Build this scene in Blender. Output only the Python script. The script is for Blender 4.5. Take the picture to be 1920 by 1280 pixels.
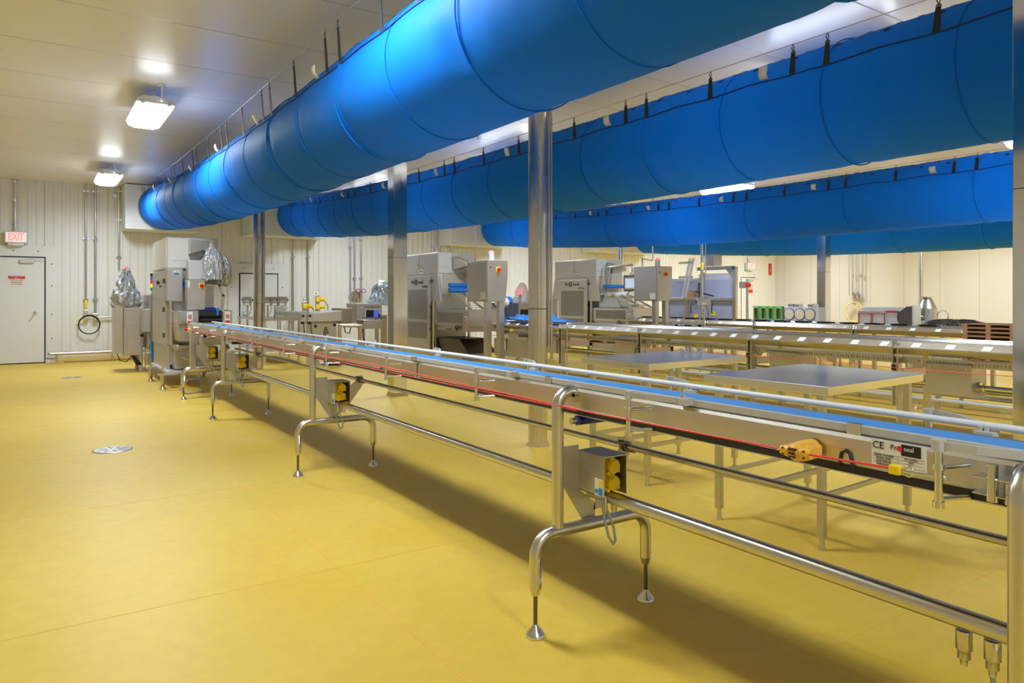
import bpy, math, random
from math import sin, cos, pi, radians as R, atan2, sqrt
from mathutils import Vector, Matrix, noise
random.seed(7)
for o in list(bpy.data.objects): bpy.data.objects.remove(o)
scn = bpy.context.scene; COL = scn.collection

# ---------------------------------------------------------------- camera, world, exposure
EYE = 1.35; YAW = 33.92; F = 1338.0; HZ = 558.0
cam = bpy.data.cameras.new('camera'); camo = bpy.data.objects.new('camera', cam); COL.objects.link(camo)
camo.location = (0, 0, EYE); camo.rotation_euler = (R(90), 0, R(-YAW))
cam.sensor_width = 36; cam.lens = F/1920*36; cam.shift_y = -82/1920; cam.clip_start = .05; cam.clip_end = 100
scn.camera = camo
w = bpy.data.worlds.new('world'); scn.world = w; w.use_nodes = True
w.node_tree.nodes['Background'].inputs[0].default_value = (.9, .95, 1, 1)
w.node_tree.nodes['Background'].inputs[1].default_value = .0
scn.view_settings.view_transform = 'Standard'; scn.view_settings.look = 'None'
scn.view_settings.gamma = 1; scn.view_settings.use_curve_mapping = False
scn.view_settings.exposure = 0.60
LAMP_W = 50.0          # watts of each ceiling lamp
CEIL = 3.76; WALLY = 17.7; WALLX = 24.5; LEFTX = -3.2; BACKY = -4.0

# survey helpers: where a sight line meets a known plane of the room
SY, CY = sin(R(YAW)), cos(R(YAW))
def YX(px, X): r = (px-960)/F; return X*(CY-SY*r)/(SY+CY*r)
def XY(px, Y): r = (px-960)/F; return Y*(SY+CY*r)/(CY-SY*r)
def dep(X, Y): return SY*X+CY*Y
def ZZ(py, X, Y): return EYE+(HZ-py)*dep(X, Y)/F

# ---------------------------------------------------------------- materials
MATS = {}
def mat(name, col, rough=.5, metal=0, emit=0, noise_amt=0, noise_scale=20, bump=0, bump_scale=60, stretch=None, alpha=None, trans=0, spec=None, sheen=0, coat=0):
    m = bpy.data.materials.new(name); m.use_nodes = True; nt = m.node_tree; b = nt.nodes['Principled BSDF']
    b.inputs['Base Color'].default_value = (*col, 1); b.inputs['Roughness'].default_value = rough; b.inputs['Metallic'].default_value = metal
    if emit: b.inputs['Emission Color'].default_value = (*col, 1); b.inputs['Emission Strength'].default_value = emit
    if trans: b.inputs['Transmission Weight'].default_value = trans
    if alpha is not None: b.inputs['Alpha'].default_value = alpha
    if spec is not None: b.inputs['Specular IOR Level'].default_value = spec
    if sheen: b.inputs['Sheen Weight'].default_value = sheen
    if coat: b.inputs['Coat Weight'].default_value = coat
    tc = nt.nodes.new('ShaderNodeTexCoord'); mp = nt.nodes.new('ShaderNodeMapping')
    nt.links.new(tc.outputs['Object'], mp.inputs[0])
    if stretch: mp.inputs['Scale'].default_value = stretch
    if noise_amt:
        n = nt.nodes.new('ShaderNodeTexNoise'); n.inputs['Scale'].default_value = noise_scale; n.inputs['Detail'].default_value = 5
        nt.links.new(mp.outputs[0], n.inputs['Vector'])
        mx = nt.nodes.new('ShaderNodeMix'); mx.data_type = 'RGBA'
        mx.inputs['A'].default_value = (*[c*(1-noise_amt) for c in col], 1); mx.inputs['B'].default_value = (*[min(1, c*(1+noise_amt)) for c in col], 1)
        nt.links.new(n.outputs['Fac'], mx.inputs['Factor']); nt.links.new(mx.outputs['Result'], b.inputs['Base Color'])
        mr = nt.nodes.new('ShaderNodeMapRange'); mr.inputs['To Min'].default_value = rough*.8; mr.inputs['To Max'].default_value = min(1, rough*1.2)
        nt.links.new(n.outputs['Fac'], mr.inputs['Value']); nt.links.new(mr.outputs[0], b.inputs['Roughness'])
    if bump:
        n2 = nt.nodes.new('ShaderNodeTexNoise'); n2.inputs['Scale'].default_value = bump_scale; n2.inputs['Detail'].default_value = 3
        nt.links.new(mp.outputs[0], n2.inputs['Vector'])
        bp = nt.nodes.new('ShaderNodeBump'); bp.inputs['Strength'].default_value = bump; bp.inputs['Distance'].default_value = .01
        nt.links.new(n2.outputs['Fac'], bp.inputs['Height']); nt.links.new(bp.outputs[0], b.inputs['Normal'])
    MATS[name] = m; return m
steel = mat('brushed_steel', (.60, .575, .54), .34, 1, noise_amt=.10, noise_scale=6, bump=.05, bump_scale=90, stretch=(1, 1, 12))
steelh = mat('brushed_steel_horizontal', (.66, .635, .60), .33, 1, noise_amt=.08, noise_scale=5, bump=.04, bump_scale=60, stretch=(10, 1, 1))
panel = mat('bead_blasted_steel', (.56, .535, .50), .42, .9, noise_amt=.08, noise_scale=3, bump=.03)
tubem = mat('satin_tube', (.64, .615, .58), .30, 1, noise_amt=.05, noise_scale=8)
polish = mat('polished_cladding', (.76, .755, .75), .11, 1, noise_amt=.06, noise_scale=2, bump=.06, bump_scale=3)
chrome = mat('bright_zinc', (.74, .74, .74), .2, 1)
dsteel = mat('dark_steel', (.16, .155, .15), .4, 1)
pipew = mat('pipe_column_steel', (.66, .62, .56), .27, 1, noise_amt=.10, noise_scale=3, bump=.04, bump_scale=5, stretch=(6, 6, .6))
white = mat('white_paint', (.80, .81, .81), .38)
silverw = mat('light_grey_coating', (.66, .67, .69), .35, .35)
cream = mat('cream_coating', (.62, .57, .47), .5)
blackm = mat('black_plastic', (.012, .012, .014), .4)
rubber = mat('black_rubber', (.018, .018, .018), .7)
strapm = mat('black_webbing', (.022, .022, .024), .75, bump=.3, bump_scale=300)
strapg = mat('grey_webbing', (.20, .20, .23), .7, bump=.3, bump_scale=300)
yel = mat('socket_yellow', (.92, .68, .01), .38)
oran = mat('switch_orange_yellow', (.90, .48, .06), .4)
redm = mat('red_plastic', (.62, .02, .02), .4)
cordm = mat('red_cord', (.80, .05, .05), .4)
green = mat('green_frame', (.16, .40, .10), .5)
bluep = mat('blue_film', (.01, .20, .72), .3, coat=.3)
blued = mat('dark_blue_roller', (.01, .03, .28), .35)
labelm = mat('label_white', (.80, .80, .78), .5)
tagm = mat('white_tag', (.88, .87, .84), .7)
inkm = mat('black_ink', (.02, .02, .02), .6)
redink = mat('red_ink', (.70, .03, .04), .5)
greyink = mat('pale_grey', (.45, .45, .45), .6)
wood = mat('pallet_wood', (.40, .21, .10), .7, noise_amt=.25, noise_scale=9, stretch=(1, 8, 1))
card = mat('cardboard', (.50, .27, .13), .75)
hosey = mat('pale_yellow_hose', (.80, .68, .34), .5)
poly = mat('grey_polythene', (.50, .52, .54), .3, .35, bump=.4, bump_scale=30, coat=.2)
polyc = mat('clear_polythene', (.75, .76, .78), .2, 0, bump=.4, bump_scale=20, alpha=.5)
blackbag = mat('black_bin_bag', (.02, .02, .022), .25, bump=.5, bump_scale=18)
beige = mat('beige_disc', (.68, .58, .45), .6)
lilac = mat('pale_blue_plate', (.50, .53, .62), .45)
glassl = mat('lilac_polycarbonate', (.42, .46, .68), .12, 0, alpha=.62)
screenm = mat('screen', (.35, .45, .55), .2, emit=.7)
screenb = mat('screen_blue', (.05, .08, .35), .2, emit=.8)
guardw = mat('white_guard_rail', (.78, .80, .82), .4)
acetal = mat('grey_clamp_plastic', (.50, .50, .49), .5)
hosew = mat('grey_cable', (.30, .30, .30), .45)
concyel = mat('yellow_kerb', (.62, .42, .09), .45, noise_amt=.12, noise_scale=7)

def emissive(name, col, s):
    m = bpy.data.materials.new(name); m.use_nodes = True; b = m.node_tree.nodes['Principled BSDF']
    b.inputs['Base Color'].default_value = (*col, 1); b.inputs['Emission Color'].default_value = (*col, 1); b.inputs['Emission Strength'].default_value = s
    return m
lens_em = emissive('lamp_lens', (.90, .96, 1), 12.0)
exit_em = emissive('exit_red', (1, .10, .08), 1.6)
exitface = emissive('exit_face', (.80, .74, .75), .28)
beacon = emissive('beacon_red', (1, .12, .10), 1.2)
ledr = emissive('stack_red', (.75, .03, .02), .3); leda = emissive('stack_amber', (1, .42, .02), 1.0)
ledg = emissive('stack_green', (.02, .35, .06), .2); ledb = emissive('stack_blue', (.02, .12, .6), .3)

def nodes_mat(name):
    m = bpy.data.materials.new(name); m.use_nodes = True; nt = m.node_tree
    return m, nt, nt.nodes['Principled BSDF']
# duct fabric
m, nt, b = nodes_mat('duct_fabric'); ductm = m
tc = nt.nodes.new('ShaderNodeTexCoord'); n = nt.nodes.new('ShaderNodeTexNoise'); n.inputs['Scale'].default_value = 2.2; n.inputs['Detail'].default_value = 3
nt.links.new(tc.outputs['Object'], n.inputs['Vector'])
rp = nt.nodes.new('ShaderNodeValToRGB'); rp.color_ramp.elements[0].color = (.002, .19, .74, 1); rp.color_ramp.elements[1].color = (.002, .22, .84, 1)
nt.links.new(n.outputs['Fac'], rp.inputs[0]); nt.links.new(rp.outputs[0], b.inputs['Base Color'])
b.inputs['Roughness'].default_value = .6; b.inputs['Specular IOR Level'].default_value = .22
n2 = nt.nodes.new('ShaderNodeTexNoise'); n2.inputs['Scale'].default_value = 5; n2.inputs['Detail'].default_value = 4
mp = nt.nodes.new('ShaderNodeMapping'); mp.inputs['Scale'].default_value = (.35, 1.6, .35)
nt.links.new(tc.outputs['Object'], mp.inputs[0]); nt.links.new(mp.outputs[0], n2.inputs['Vector'])
bp = nt.nodes.new('ShaderNodeBump'); bp.inputs['Strength'].default_value = .10; bp.inputs['Distance'].default_value = .05
nt.links.new(n2.outputs['Fac'], bp.inputs['Height']); nt.links.new(bp.outputs[0], b.inputs['Normal'])
tl = nt.nodes.new('ShaderNodeBsdfTranslucent'); tl.inputs[0].default_value = (.008, .50, .95, 1)
ms_ = nt.nodes.new('ShaderNodeMixShader'); ms_.inputs[0].default_value = .34
nt.links.new(b.outputs[0], ms_.inputs[1]); nt.links.new(tl.outputs[0], ms_.inputs[2]); nt.links.new(ms_.outputs[0], nt.nodes['Material Output'].inputs[0])
seamm = mat('duct_seam', (.004, .035, .16), .6); holem = mat('duct_hole', (.004, .01, .06), .8)
# floor
m, nt, b = nodes_mat('yellow_floor'); floorm = m
tc = nt.nodes.new('ShaderNodeTexCoord')
n = nt.nodes.new('ShaderNodeTexNoise'); n.inputs['Scale'].default_value = .9; n.inputs['Detail'].default_value = 6; n.inputs['Roughness'].default_value = .55
nt.links.new(tc.outputs['Object'], n.inputs['Vector'])
rp = nt.nodes.new('ShaderNodeValToRGB'); e = rp.color_ramp.elements
e[0].position = .3; e[0].color = (.76, .505, .045, 1); e[1].position = .72; e[1].color = (.80, .575, .10, 1)
nt.links.new(n.outputs['Fac'], rp.inputs[0])
nf = nt.nodes.new('ShaderNodeTexNoise'); nf.inputs['Scale'].default_value = 14; nf.inputs['Detail'].default_value = 6
nt.links.new(tc.outputs['Object'], nf.inputs['Vector'])
mx = nt.nodes.new('ShaderNodeMix'); mx.data_type = 'RGBA'; mx.blend_type = 'MULTIPLY'; mx.inputs['Factor'].default_value = .16
nt.links.new(rp.outputs[0], mx.inputs['A']); nt.links.new(nf.outputs['Fac'], mx.inputs['B'])
nt.links.new(mx.outputs['Result'], b.inputs['Base Color'])
mr = nt.nodes.new('ShaderNodeMapRange'); mr.inputs['To Min'].default_value = .36; mr.inputs['To Max'].default_value = .54; b.inputs['Specular IOR Level'].default_value = .3
nt.links.new(n.outputs['Fac'], mr.inputs['Value']); nt.links.new(mr.outputs[0], b.inputs['Roughness'])
bp = nt.nodes.new('ShaderNodeBump'); bp.inputs['Strength'].default_value = .05; bp.inputs['Distance'].default_value = .01
nt.links.new(nf.outputs['Fac'], bp.inputs['Height']); nt.links.new(bp.outputs[0], b.inputs['Normal'])
jointm = mat('floor_joint', (.78, .46, .06), .5)
# ribbed wall panels and ceiling panels
def ribbed(name, axis, col, rough, pitch, strength, seam):
    m, nt, b = nodes_mat(name)
    tc = nt.nodes.new('ShaderNodeTexCoord'); sx = nt.nodes.new('ShaderNodeSeparateXYZ'); nt.links.new(tc.outputs['Object'], sx.inputs[0])
    def ma(op, a, v=None, bb=None):
        q = nt.nodes.new('ShaderNodeMath'); q.operation = op; nt.links.new(a, q.inputs[0])
        if bb is not None: nt.links.new(bb, q.inputs[1])
        elif v is not None: q.inputs[1].default_value = v
        return q.outputs[0]
    u = sx.outputs[axis]
    fr = ma('PINGPONG', u, pitch/2); rib = ma('LESS_THAN', fr, pitch*.12)
    sm = nt.nodes.new('ShaderNodeMapRange'); sm.interpolation_type = 'SMOOTHSTEP'; sm.inputs['From Min'].default_value = 0; sm.inputs['From Max'].default_value = pitch*.22
    nt.links.new(fr, sm.inputs['Value'])
    s2 = ma('PINGPONG', u, seam/2); sl = nt.nodes.new('ShaderNodeMapRange'); sl.inputs['From Min'].default_value = 0; sl.inputs['From Max'].default_value = .010
    nt.links.new(s2, sl.inputs['Value'])
    h = ma('MULTIPLY', sm.outputs[0], .15); h2 = ma('ADD', h, bb=sl.outputs[0])
    bp = nt.nodes.new('ShaderNodeBump'); bp.inputs['Strength'].default_value = strength; bp.inputs['Distance'].default_value = .012
    nt.links.new(h2, bp.inputs['Height']); nt.links.new(bp.outputs[0], b.inputs['Normal'])
    mx = nt.nodes.new('ShaderNodeMix'); mx.data_type = 'RGBA'; mx.inputs['A'].default_value = (*[c*.5 for c in col], 1); mx.inputs['B'].default_value = (*col, 1)
    nt.links.new(sl.outputs[0], mx.inputs['Factor']); nt.links.new(mx.outputs['Result'], b.inputs['Base Color'])
    b.inputs['Roughness'].default_value = rough
    return m
wallm = ribbed('wall_panel_x', 0, (.82, .82, .80), .40, .145, .1, 1.16)
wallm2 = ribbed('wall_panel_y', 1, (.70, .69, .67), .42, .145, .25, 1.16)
ceilm = ribbed('ceiling_panel', 1, (.88, .87, .84), .30, 5.0, .6, 1.195)

# ---------------------------------------------------------------- mesh builder
WL = {}
XF = [Matrix.Identity(4)]
class at:
    """local frame for a builder"""
    def __init__(s, loc, rz=0): s.m = Matrix.Translation(loc) @ Matrix.Rotation(rz, 4, 'Z')
    def __enter__(s): XF.append(XF[-1] @ s.m)
    def __exit__(s, *a): XF.pop()
class MB:
    def __init__(s): s.v = []; s.f = []; s.sm = []
    def add(s, vs, fs, smooth=False):
        k = len(s.v); s.v += [Vector(v) for v in vs]; s.f += [[i+k for i in f] for f in fs]; s.sm += [smooth]*len(fs); return s
    def box(s, x0, x1, y0, y1, z0, z1):
        return s.add([(x0,y0,z0),(x1,y0,z0),(x1,y1,z0),(x0,y1,z0),(x0,y0,z1),(x1,y0,z1),(x1,y1,z1),(x0,y1,z1)],
            [(0,3,2,1),(4,5,6,7),(0,1,5,4),(1,2,6,5),(2,3,7,6),(3,0,4,7)])
    def bar(s, a, b, w, h, up=(0,0,1)):
        a, b = Vector(a), Vector(b); d = (b-a).normalized(); u = Vector(up)
        if abs(d.dot(u)) > .98: u = Vector((1,0,0))
        sd = d.cross(u).normalized(); u = sd.cross(d).normalized()
        vs = [p+sd*i*w/2+u*j*h/2 for p in (a, b) for i, j in ((-1,-1),(1,-1),(1,1),(-1,1))]
        return s.add(vs, [(0,3,2,1),(4,5,6,7),(0,1,5,4),(1,2,6,5),(2,3,7,6),(3,0,4,7)])
    def cyl(s, a, b, r, n=16, r2=None, caps=True):
        a, b = Vector(a), Vector(b); d = (b-a).normalized(); u = Vector((0,0,1)) if abs(d.z) < .9 else Vector((1,0,0))
        e1 = d.cross(u).normalized(); e2 = d.cross(e1); r2 = r if r2 is None else r2
        vs = [a+(e1*cos(2*pi*i/n)+e2*sin(2*pi*i/n))*r for i in range(n)]+[b+(e1*cos(2*pi*i/n)+e2*sin(2*pi*i/n))*r2 for i in range(n)]
        s.add(vs, [(i, (i+1)%n, n+(i+1)%n, n+i) for i in range(n)], True)
        if caps: s.add(vs, [list(range(n))[::-1], [n+i for i in range(n)]])
        return s
    def tube(s, pts, r, n=12, closed=False):
        P = [Vector(p) for p in pts]; m = len(P); rings = []; e1 = None
        for i, p in enumerate(P):
            if closed: d = (P[(i+1)%m]-P[i-1]).normalized()
            else: d = (P[min(i+1, m-1)]-P[max(i-1, 0)]).normalized()
            if e1 is None:
                u = Vector((0,0,1)) if abs(d.z) < .9 else Vector((1,0,0)); e1 = d.cross(u).normalized()
            else: e1 = (e1-d*e1.dot(d)).normalized()
            e2 = d.cross(e1); rings.append([p+(e1*cos(2*pi*k/n)+e2*sin(2*pi*k/n))*r for k in range(n)])
        vs = [v for rg in rings for v in rg]; fs = []
        for i in range(m if closed else m-1):
            j = (i+1)%m
            fs += [(i*n+k, i*n+(k+1)%n, j*n+(k+1)%n, j*n+k) for k in range(n)]
        s.add(vs, fs, True)
        if not closed: s.add(rings[0]+rings[-1], [list(range(n))[::-1], [n+k for k in range(n)]])
        return s
    def lathe(s, c, prof, n=24, axis='z', smooth=True):
        c = Vector(c); vs = []
        for r, h in prof:
            for k in range(n):
                a = 2*pi*k/n
                vs.append(c+(Vector((r*cos(a), r*sin(a), h)) if axis == 'z' else Vector((r*cos(a), h, r*sin(a))) if axis == 'y' else Vector((h, r*cos(a), r*sin(a)))))
        fs = [(i*n+k, i*n+(k+1)%n, (i+1)*n+(k+1)%n, (i+1)*n+k) for i in range(len(prof)-1) for k in range(n)]
        s.add(vs, fs, smooth); m = len(prof)-1
        s.add(vs[:n]+vs[m*n:], [list(range(n))[::-1], [n+k for k in range(n)]])
        return s
    def prism(s, poly, axis, a, b):
        """poly of 2D points; extruded along axis (x: poly=(y,z), y: poly=(x,z), z: poly=(x,y))"""
        def P(p, t): return (t, p[0], p[1]) if axis == 'x' else (p[0], t, p[1]) if axis == 'y' else (p[0], p[1], t)
        n = len(poly); vs = [P(p, a) for p in poly]+[P(p, b) for p in poly]
        return s.add(vs, [list(range(n))[::-1], [n+i for i in range(n)]]+[(i, (i+1)%n, n+(i+1)%n, n+i) for i in range(n)])
    def ball(s, c, r, n=14, sq=(1,1,1)):
        c = Vector(c); vs = []; fs = []; m = n//2
        for i in range(m+1):
            t = pi*i/m
            for k in range(n): a = 2*pi*k/n; vs.append(c+Vector((r*sq[0]*sin(t)*cos(a), r*sq[1]*sin(t)*sin(a), r*sq[2]*cos(t))))
        for i in range(m):
            for k in range(n): fs.append((i*n+k, (i+1)*n+k, (i+1)*n+(k+1)%n, i*n+(k+1)%n))
        return s.add(vs, fs, True)
    def build(s, name, m, parent=None, bev=0, seg=2, solid=0):
        T = XF[-1]; vs = [T @ v for v in s.v]
        lo = Vector([min(v[i] for v in vs) for i in range(3)]); hi = Vector([max(v[i] for v in vs) for i in range(3)])
        c = (lo+hi)/2
        if parent is None: c.z = lo.z
        me = bpy.data.meshes.new(name); me.from_pydata([v-c for v in vs], [], s.f)
        me.polygons.foreach_set('use_smooth', s.sm); me.materials.append(m); me.update()
        import bmesh
        bm = bmesh.new(); bm.from_mesh(me); bmesh.ops.recalc_face_normals(bm, faces=bm.faces); bm.to_mesh(me); bm.free()
        o = bpy.data.objects.new(name, me); COL.objects.link(o); WL[o] = c
        if parent is not None: o.parent = parent; o.location = c-WL[parent]
        else: o.location = c
        if bev:
            q = o.modifiers.new('bevel', 'BEVEL'); q.width = bev; q.segments = seg; q.limit_method = 'ANGLE'; q.angle_limit = R(40)
        if solid:
            q = o.modifiers.new('solid', 'SOLIDIFY'); q.thickness = solid; q.offset = 0
        return o
def B(*a): return MB().box(*a)
def tag(o, label=None, cat=None, group=None, kind=None):
    if label: o['label'] = label
    if cat: o['category'] = cat
    if group: o['group'] = group
    if kind: o['kind'] = kind
    return o
def thing(name, loc, label, cat, group=None):
    o = bpy.data.objects.new(name, None); COL.objects.link(o); o.empty_display_size = .1
    p = XF[-1] @ Vector(loc); o.location = p; WL[o] = p
    return tag(o, label, cat, group)
def struct(o): o['kind'] = 'structure'; return o
def dup(root, loc, label=None, rz=0):
    KIDS = {}
    for o in bpy.data.objects:
        if o.parent: KIDS.setdefault(o.parent, []).append(o)
    def cp(o, par):
        c = o.copy(); COL.objects.link(c)
        if par: c.parent = par
        for k in KIDS.get(o, []): cp(k, c)
        return c
    r = cp(root, None); r.location = loc; r.rotation_euler.z = rz
    if label: r['label'] = label
    WL[r] = Vector(loc); return r
def text(s, size, loc, face, m, parent, name='lettering', depth=.002, sx=1, bold=0):
    """flat raised lettering; face: '-y','-x','+z' direction it faces"""
    cu = bpy.data.curves.new(name, 'FONT'); cu.body = s; cu.size = size; cu.extrude = depth; cu.align_x = 'CENTER'; cu.align_y = 'CENTER'; cu.offset = bold
    to = bpy.data.objects.new('tmp', cu); COL.objects.link(to)
    dg = bpy.context.evaluated_depsgraph_get(); me = bpy.data.meshes.new_from_object(to.evaluated_get(dg))
    bpy.data.objects.remove(to)
    M = {'-y': Matrix.Rotation(R(90), 4, 'X'), '-x': Matrix.Rotation(R(-90), 4, 'Z') @ Matrix.Rotation(R(90), 4, 'X'), '+z': Matrix.Identity(4)}[face]
    me.transform(XF[-1].to_3x3().to_4x4() @ M @ Matrix.Diagonal((sx, 1, 1, 1)))
    me.materials.clear(); me.materials.append(m); me.name = name
    o = bpy.data.objects.new(name, me); COL.objects.link(o); p = XF[-1] @ Vector(loc); WL[o] = p
    o.parent = parent; o.location = p-WL[parent]
    return o
def arc(c, r, a0, a1, n, plane='xz'):
    out = []
    for i in range(n+1):
        a = R(a0+(a1-a0)*i/n); p, q = r*cos(a), r*sin(a)
        out.append((c[0]+p, c[1], c[2]+q) if plane == 'xz' else (c[0], c[1]+p, c[2]+q) if plane == 'yz' else (c[0]+p, c[1]+q, c[2]))
    return out

# ================================================================ ROOM
struct(B(LEFTX, WALLX, BACKY, WALLY, -.12, 0).build('floor', floorm))
struct(B(LEFTX, WALLX, BACKY, WALLY, CEIL, CEIL+.12).build('ceiling', ceilm))
def ribs(a, b_, pitch, dep_):
    pts = []; u = a
    while u < b_-pitch:
        pts += [(u, 0), (u+pitch*.46, 0), (u+pitch*.56, dep_), (u+pitch*.90, dep_)]; u += pitch
    pts.append((b_, 0)); return pts
pf = ribs(LEFTX, WALLX, .149, .011)
struct(MB().add([(u, WALLY+v, z) for z in (0, CEIL) for u, v in pf], [(i, i+1, len(pf)+i+1, len(pf)+i) for i in range(len(pf)-1)]).box(LEFTX, WALLX, WALLY+.02, WALLY+.15, 0, CEIL).build('wall_far', wallm))
struct(B(WALLX, WALLX+.15, BACKY, WALLY, 0, CEIL).build('wall_right', wallm2))
struct(B(LEFTX-.15, LEFTX, BACKY, WALLY, 0, CEIL).build('wall_left', wallm2))
struct(B(LEFTX, WALLX, BACKY-.15, BACKY, 0, CEIL).build('wall_back', wallm))
fj = MB()
for x in (-1.3, 1.27, 3.83, 6.4, 9.0, 11.6, 14.2, 16.8, 19.4, 22): fj.box(x-.004, x+.004, BACKY, WALLY, 0, .0008)
for y in (-.2, 1.6, 3.45, 5.3, 7.15, 9.0, 10.85, 12.7, 14.55, 16.4): fj.box(LEFTX, WALLX, y-.003, y+.003, 0, .0008)
struct(fj.build('trim_1', jointm))
def kerb(x0, x1): return MB().prism([(WALLY-.14, 0), (WALLY, 0), (WALLY, .11), (WALLY-.10, .11)], 'x', x0, x1)
struct(kerb(.42, 3.1).build('baseboard_far', concyel, bev=.01))
struct(MB().prism([(WALLX-.10, 0), (WALLX, 0), (WALLX, .1), (WALLX-.07, .1)], 'y', BACKY, WALLY).build('baseboard_right', concyel))

# doors ----------------------------------------------------------
def door(nm, x0, x1, z1, z0=.02, closer=True, knob_left=False, sign=False):
    fr = MB().box(x0-.02, x0+.0, WALLY-.012, WALLY, z0, z1+.02).box(x1, x1+.02, WALLY-.012, WALLY, z0, z1+.02).box(x0-.02, x1+.02, WALLY-.012, WALLY, z1, z1+.02).box(x0-.02, x1+.02, WALLY-.012, WALLY, z0-.02, z0)
    d = B(x0, x1, WALLY-.045, WALLY-.005, z0, z1).build(nm, white, bev=.004); struct(d)
    fr.build('door_gasket', rubber, d)
    MB().add([(x0-.27, WALLY-.02, .1), (x0-.03, WALLY-.02, .1), (x0-.03, WALLY-.02, z1+.03), (x1+.03, WALLY-.02, z1+.03), (x1+.03, WALLY-.02, .1), (x1+.27, WALLY-.02, .1), (x1+.27, WALLY-.02, z1+.25), (x0-.27, WALLY-.02, z1+.25)], [(0, 1, 2, 7), (7, 2, 3, 6), (3, 4, 5, 6)]).build('door_surround', white, d, solid=.004)
    bolts = MB()
    for zz in (.5, 1.0, 1.6, 2.05):
        if zz < z1:
            for xx in (x0-.2, x1+.13): bolts.cyl((xx, WALLY-.028, zz), (xx, WALLY-.02, zz), .014, 8)
    for t in (.1, .5, .9): bolts.cyl((x0+(x1-x0)*t, WALLY-.028, z1+.14), (x0+(x1-x0)*t, WALLY-.02, z1+.14), .014, 8)
    bolts.build('bolt_heads', dsteel, d)
    kx = x0+.1 if knob_left else x1-.16
    MB().cyl((kx, WALLY-.06, 1.05*(z1/2.18)), (kx, WALLY-.045, 1.05*(z1/2.18)), .035, 16).cyl((kx, WALLY-.11, 1.05*(z1/2.18)), (kx, WALLY-.06, 1.05*(z1/2.18)), .022, 12).bar((kx, WALLY-.1, 1.04), (kx-.07, WALLY-.1, .93), .02, .02).build('door_handle', chrome, d)
    if closer: MB().box(x1-.42, x1-.18, WALLY-.1, WALLY-.045, z1-.11, z1-.04).bar((x1-.3, WALLY-.08, z1-.03), (x1-.02, WALLY-.12, z1-.03), .02, .012).build('door_closer', silverw, d, bev=.005)
    return d
d1x = XY(83, WALLY)
d = door('door_1', d1x-1.05, d1x, ZZ(484, d1x, WALLY))
MB().box(-.42, -.10, WALLY-.048, WALLY-.044, 1.60, 1.80).build('door_sign', labelm, d)
sx_ = -.26
s_ = MB().box(-.40, -.12, WALLY-.052, WALLY-.047, 1.735, 1.795).build('sign_band', redink, d)
text('EMERGENCY EXIT', .028, (sx_, WALLY-.055, 1.778), '-y', labelm, d); text('ONLY', .03, (sx_, WALLY-.055, 1.75), '-y', labelm, d)
text('ALARM WILL SOUND', .024, (sx_, WALLY-.052, 1.708), '-y', redink, d); text('EMERGENCY EXIT', .024, (sx_, WALLY-.052, 1.665), '-y', redink, d); text('DO NOT BLOCK', .024, (sx_, WALLY-.052, 1.625), '-y', redink, d)
door('door_2', XY(450, WALLY), XY(519, WALLY), ZZ(514, 4.6, WALLY), z0=.55, knob_left=True, closer=False)
d3x0, d3x1 = XY(1389, WALLY), XY(1415, WALLY)
d = door('door_3', d3x0, d3x1, ZZ(521, 23, WALLY))
B(d3x0+.3, d3x0+.65, WALLY-.05, WALLY-.045, 1.5, 1.85).build('door_sign', mat('pale_orange_sign', (.8, .45, .3), .5), d)
B(d3x0+.32, d3x0+.63, WALLY-.055, WALLY-.05, 1.55, 1.65).build('sign_band', redink, d)

# ceiling lamps ----------------------------------------------------
def lamp(x, y, label):
    with at((x, y, 0)):
        t = thing('ceiling_lamp', (0, 0, CEIL-.26), label, 'ceiling lamp', 'wide ceiling lamps')
        L, W = .55, .205; z = CEIL-.17
        sec = [(-W, z-.03), (-W+.02, z+.02), (-W+.08, z+.055), (W-.08, z+.055), (W-.02, z+.02), (W, z-.03)]
        MB().prism(sec, 'y', -L, L).build('housing', white, t, bev=.008)
        lens = [(-W+.01, z-.03), (W-.01, z-.03), (W-.03, z-.08), (W-.1, z-.105), (-W+.1, z-.105), (-W+.03, z-.08)]
        MB().prism(lens, 'y', -L+.02, L-.02).build('lens', lens_em, t, bev=.01)
        for yy in (-L, L):
            for xx in (-W+.07, W-.07): B(xx-.02, xx+.02, yy-.012, yy+.012, z-.045, z+.0).build('clip', silverw, t)
        MB().tube([(.05, -L+.05, z+.05), (.05, -L-.03, z+.03), (.05, -L-.07, z-.01), (.05, -L-.10, z+.0), (.05, -L-.11, z+.06), (.05, -L-.11, CEIL)], .012, 8).cyl((.05, -L-.11, CEIL-.012), (.05, -L-.11, CEIL), .045, 14).build('conduit', white, t)
        MB().cyl((0, -.4, z+.05), (0, -.4, CEIL), .012, 8).cyl((0, .4, z+.05), (0, .4, CEIL), .012, 8).build('hanger_rod', chrome, t)
        li = bpy.data.lights.new('lamp_light', 'AREA'); li.shape = 'RECTANGLE'; li.size = .36; li.size_y = 1.0; li.energy = LAMP_W; li.color = (.865, .945, 1); li.spread = R(170)
        lo = bpy.data.objects.new('lamp_light', li); COL.objects.link(lo); lo.parent = t; lo.location = (0, 0, z-.112-(CEIL-.26)); 
        return t
LX = {1.17: 'left of the nearest blue duct', 6.35: 'between the second and third blue ducts', 11.65: 'just beyond the third blue duct', 18.2: 'beyond the fourth blue duct', 22.1: 'near the right wall'}
lp = lamp(1.17, 15.13, 'lit white ceiling lamp nearest the far left wall, above the conduits')
first = lp
LD = {-1.6: 'behind the viewer', 3.97: 'nearest the viewer', 9.55: 'at mid-room', 15.13: 'close to the far wall'}
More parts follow.
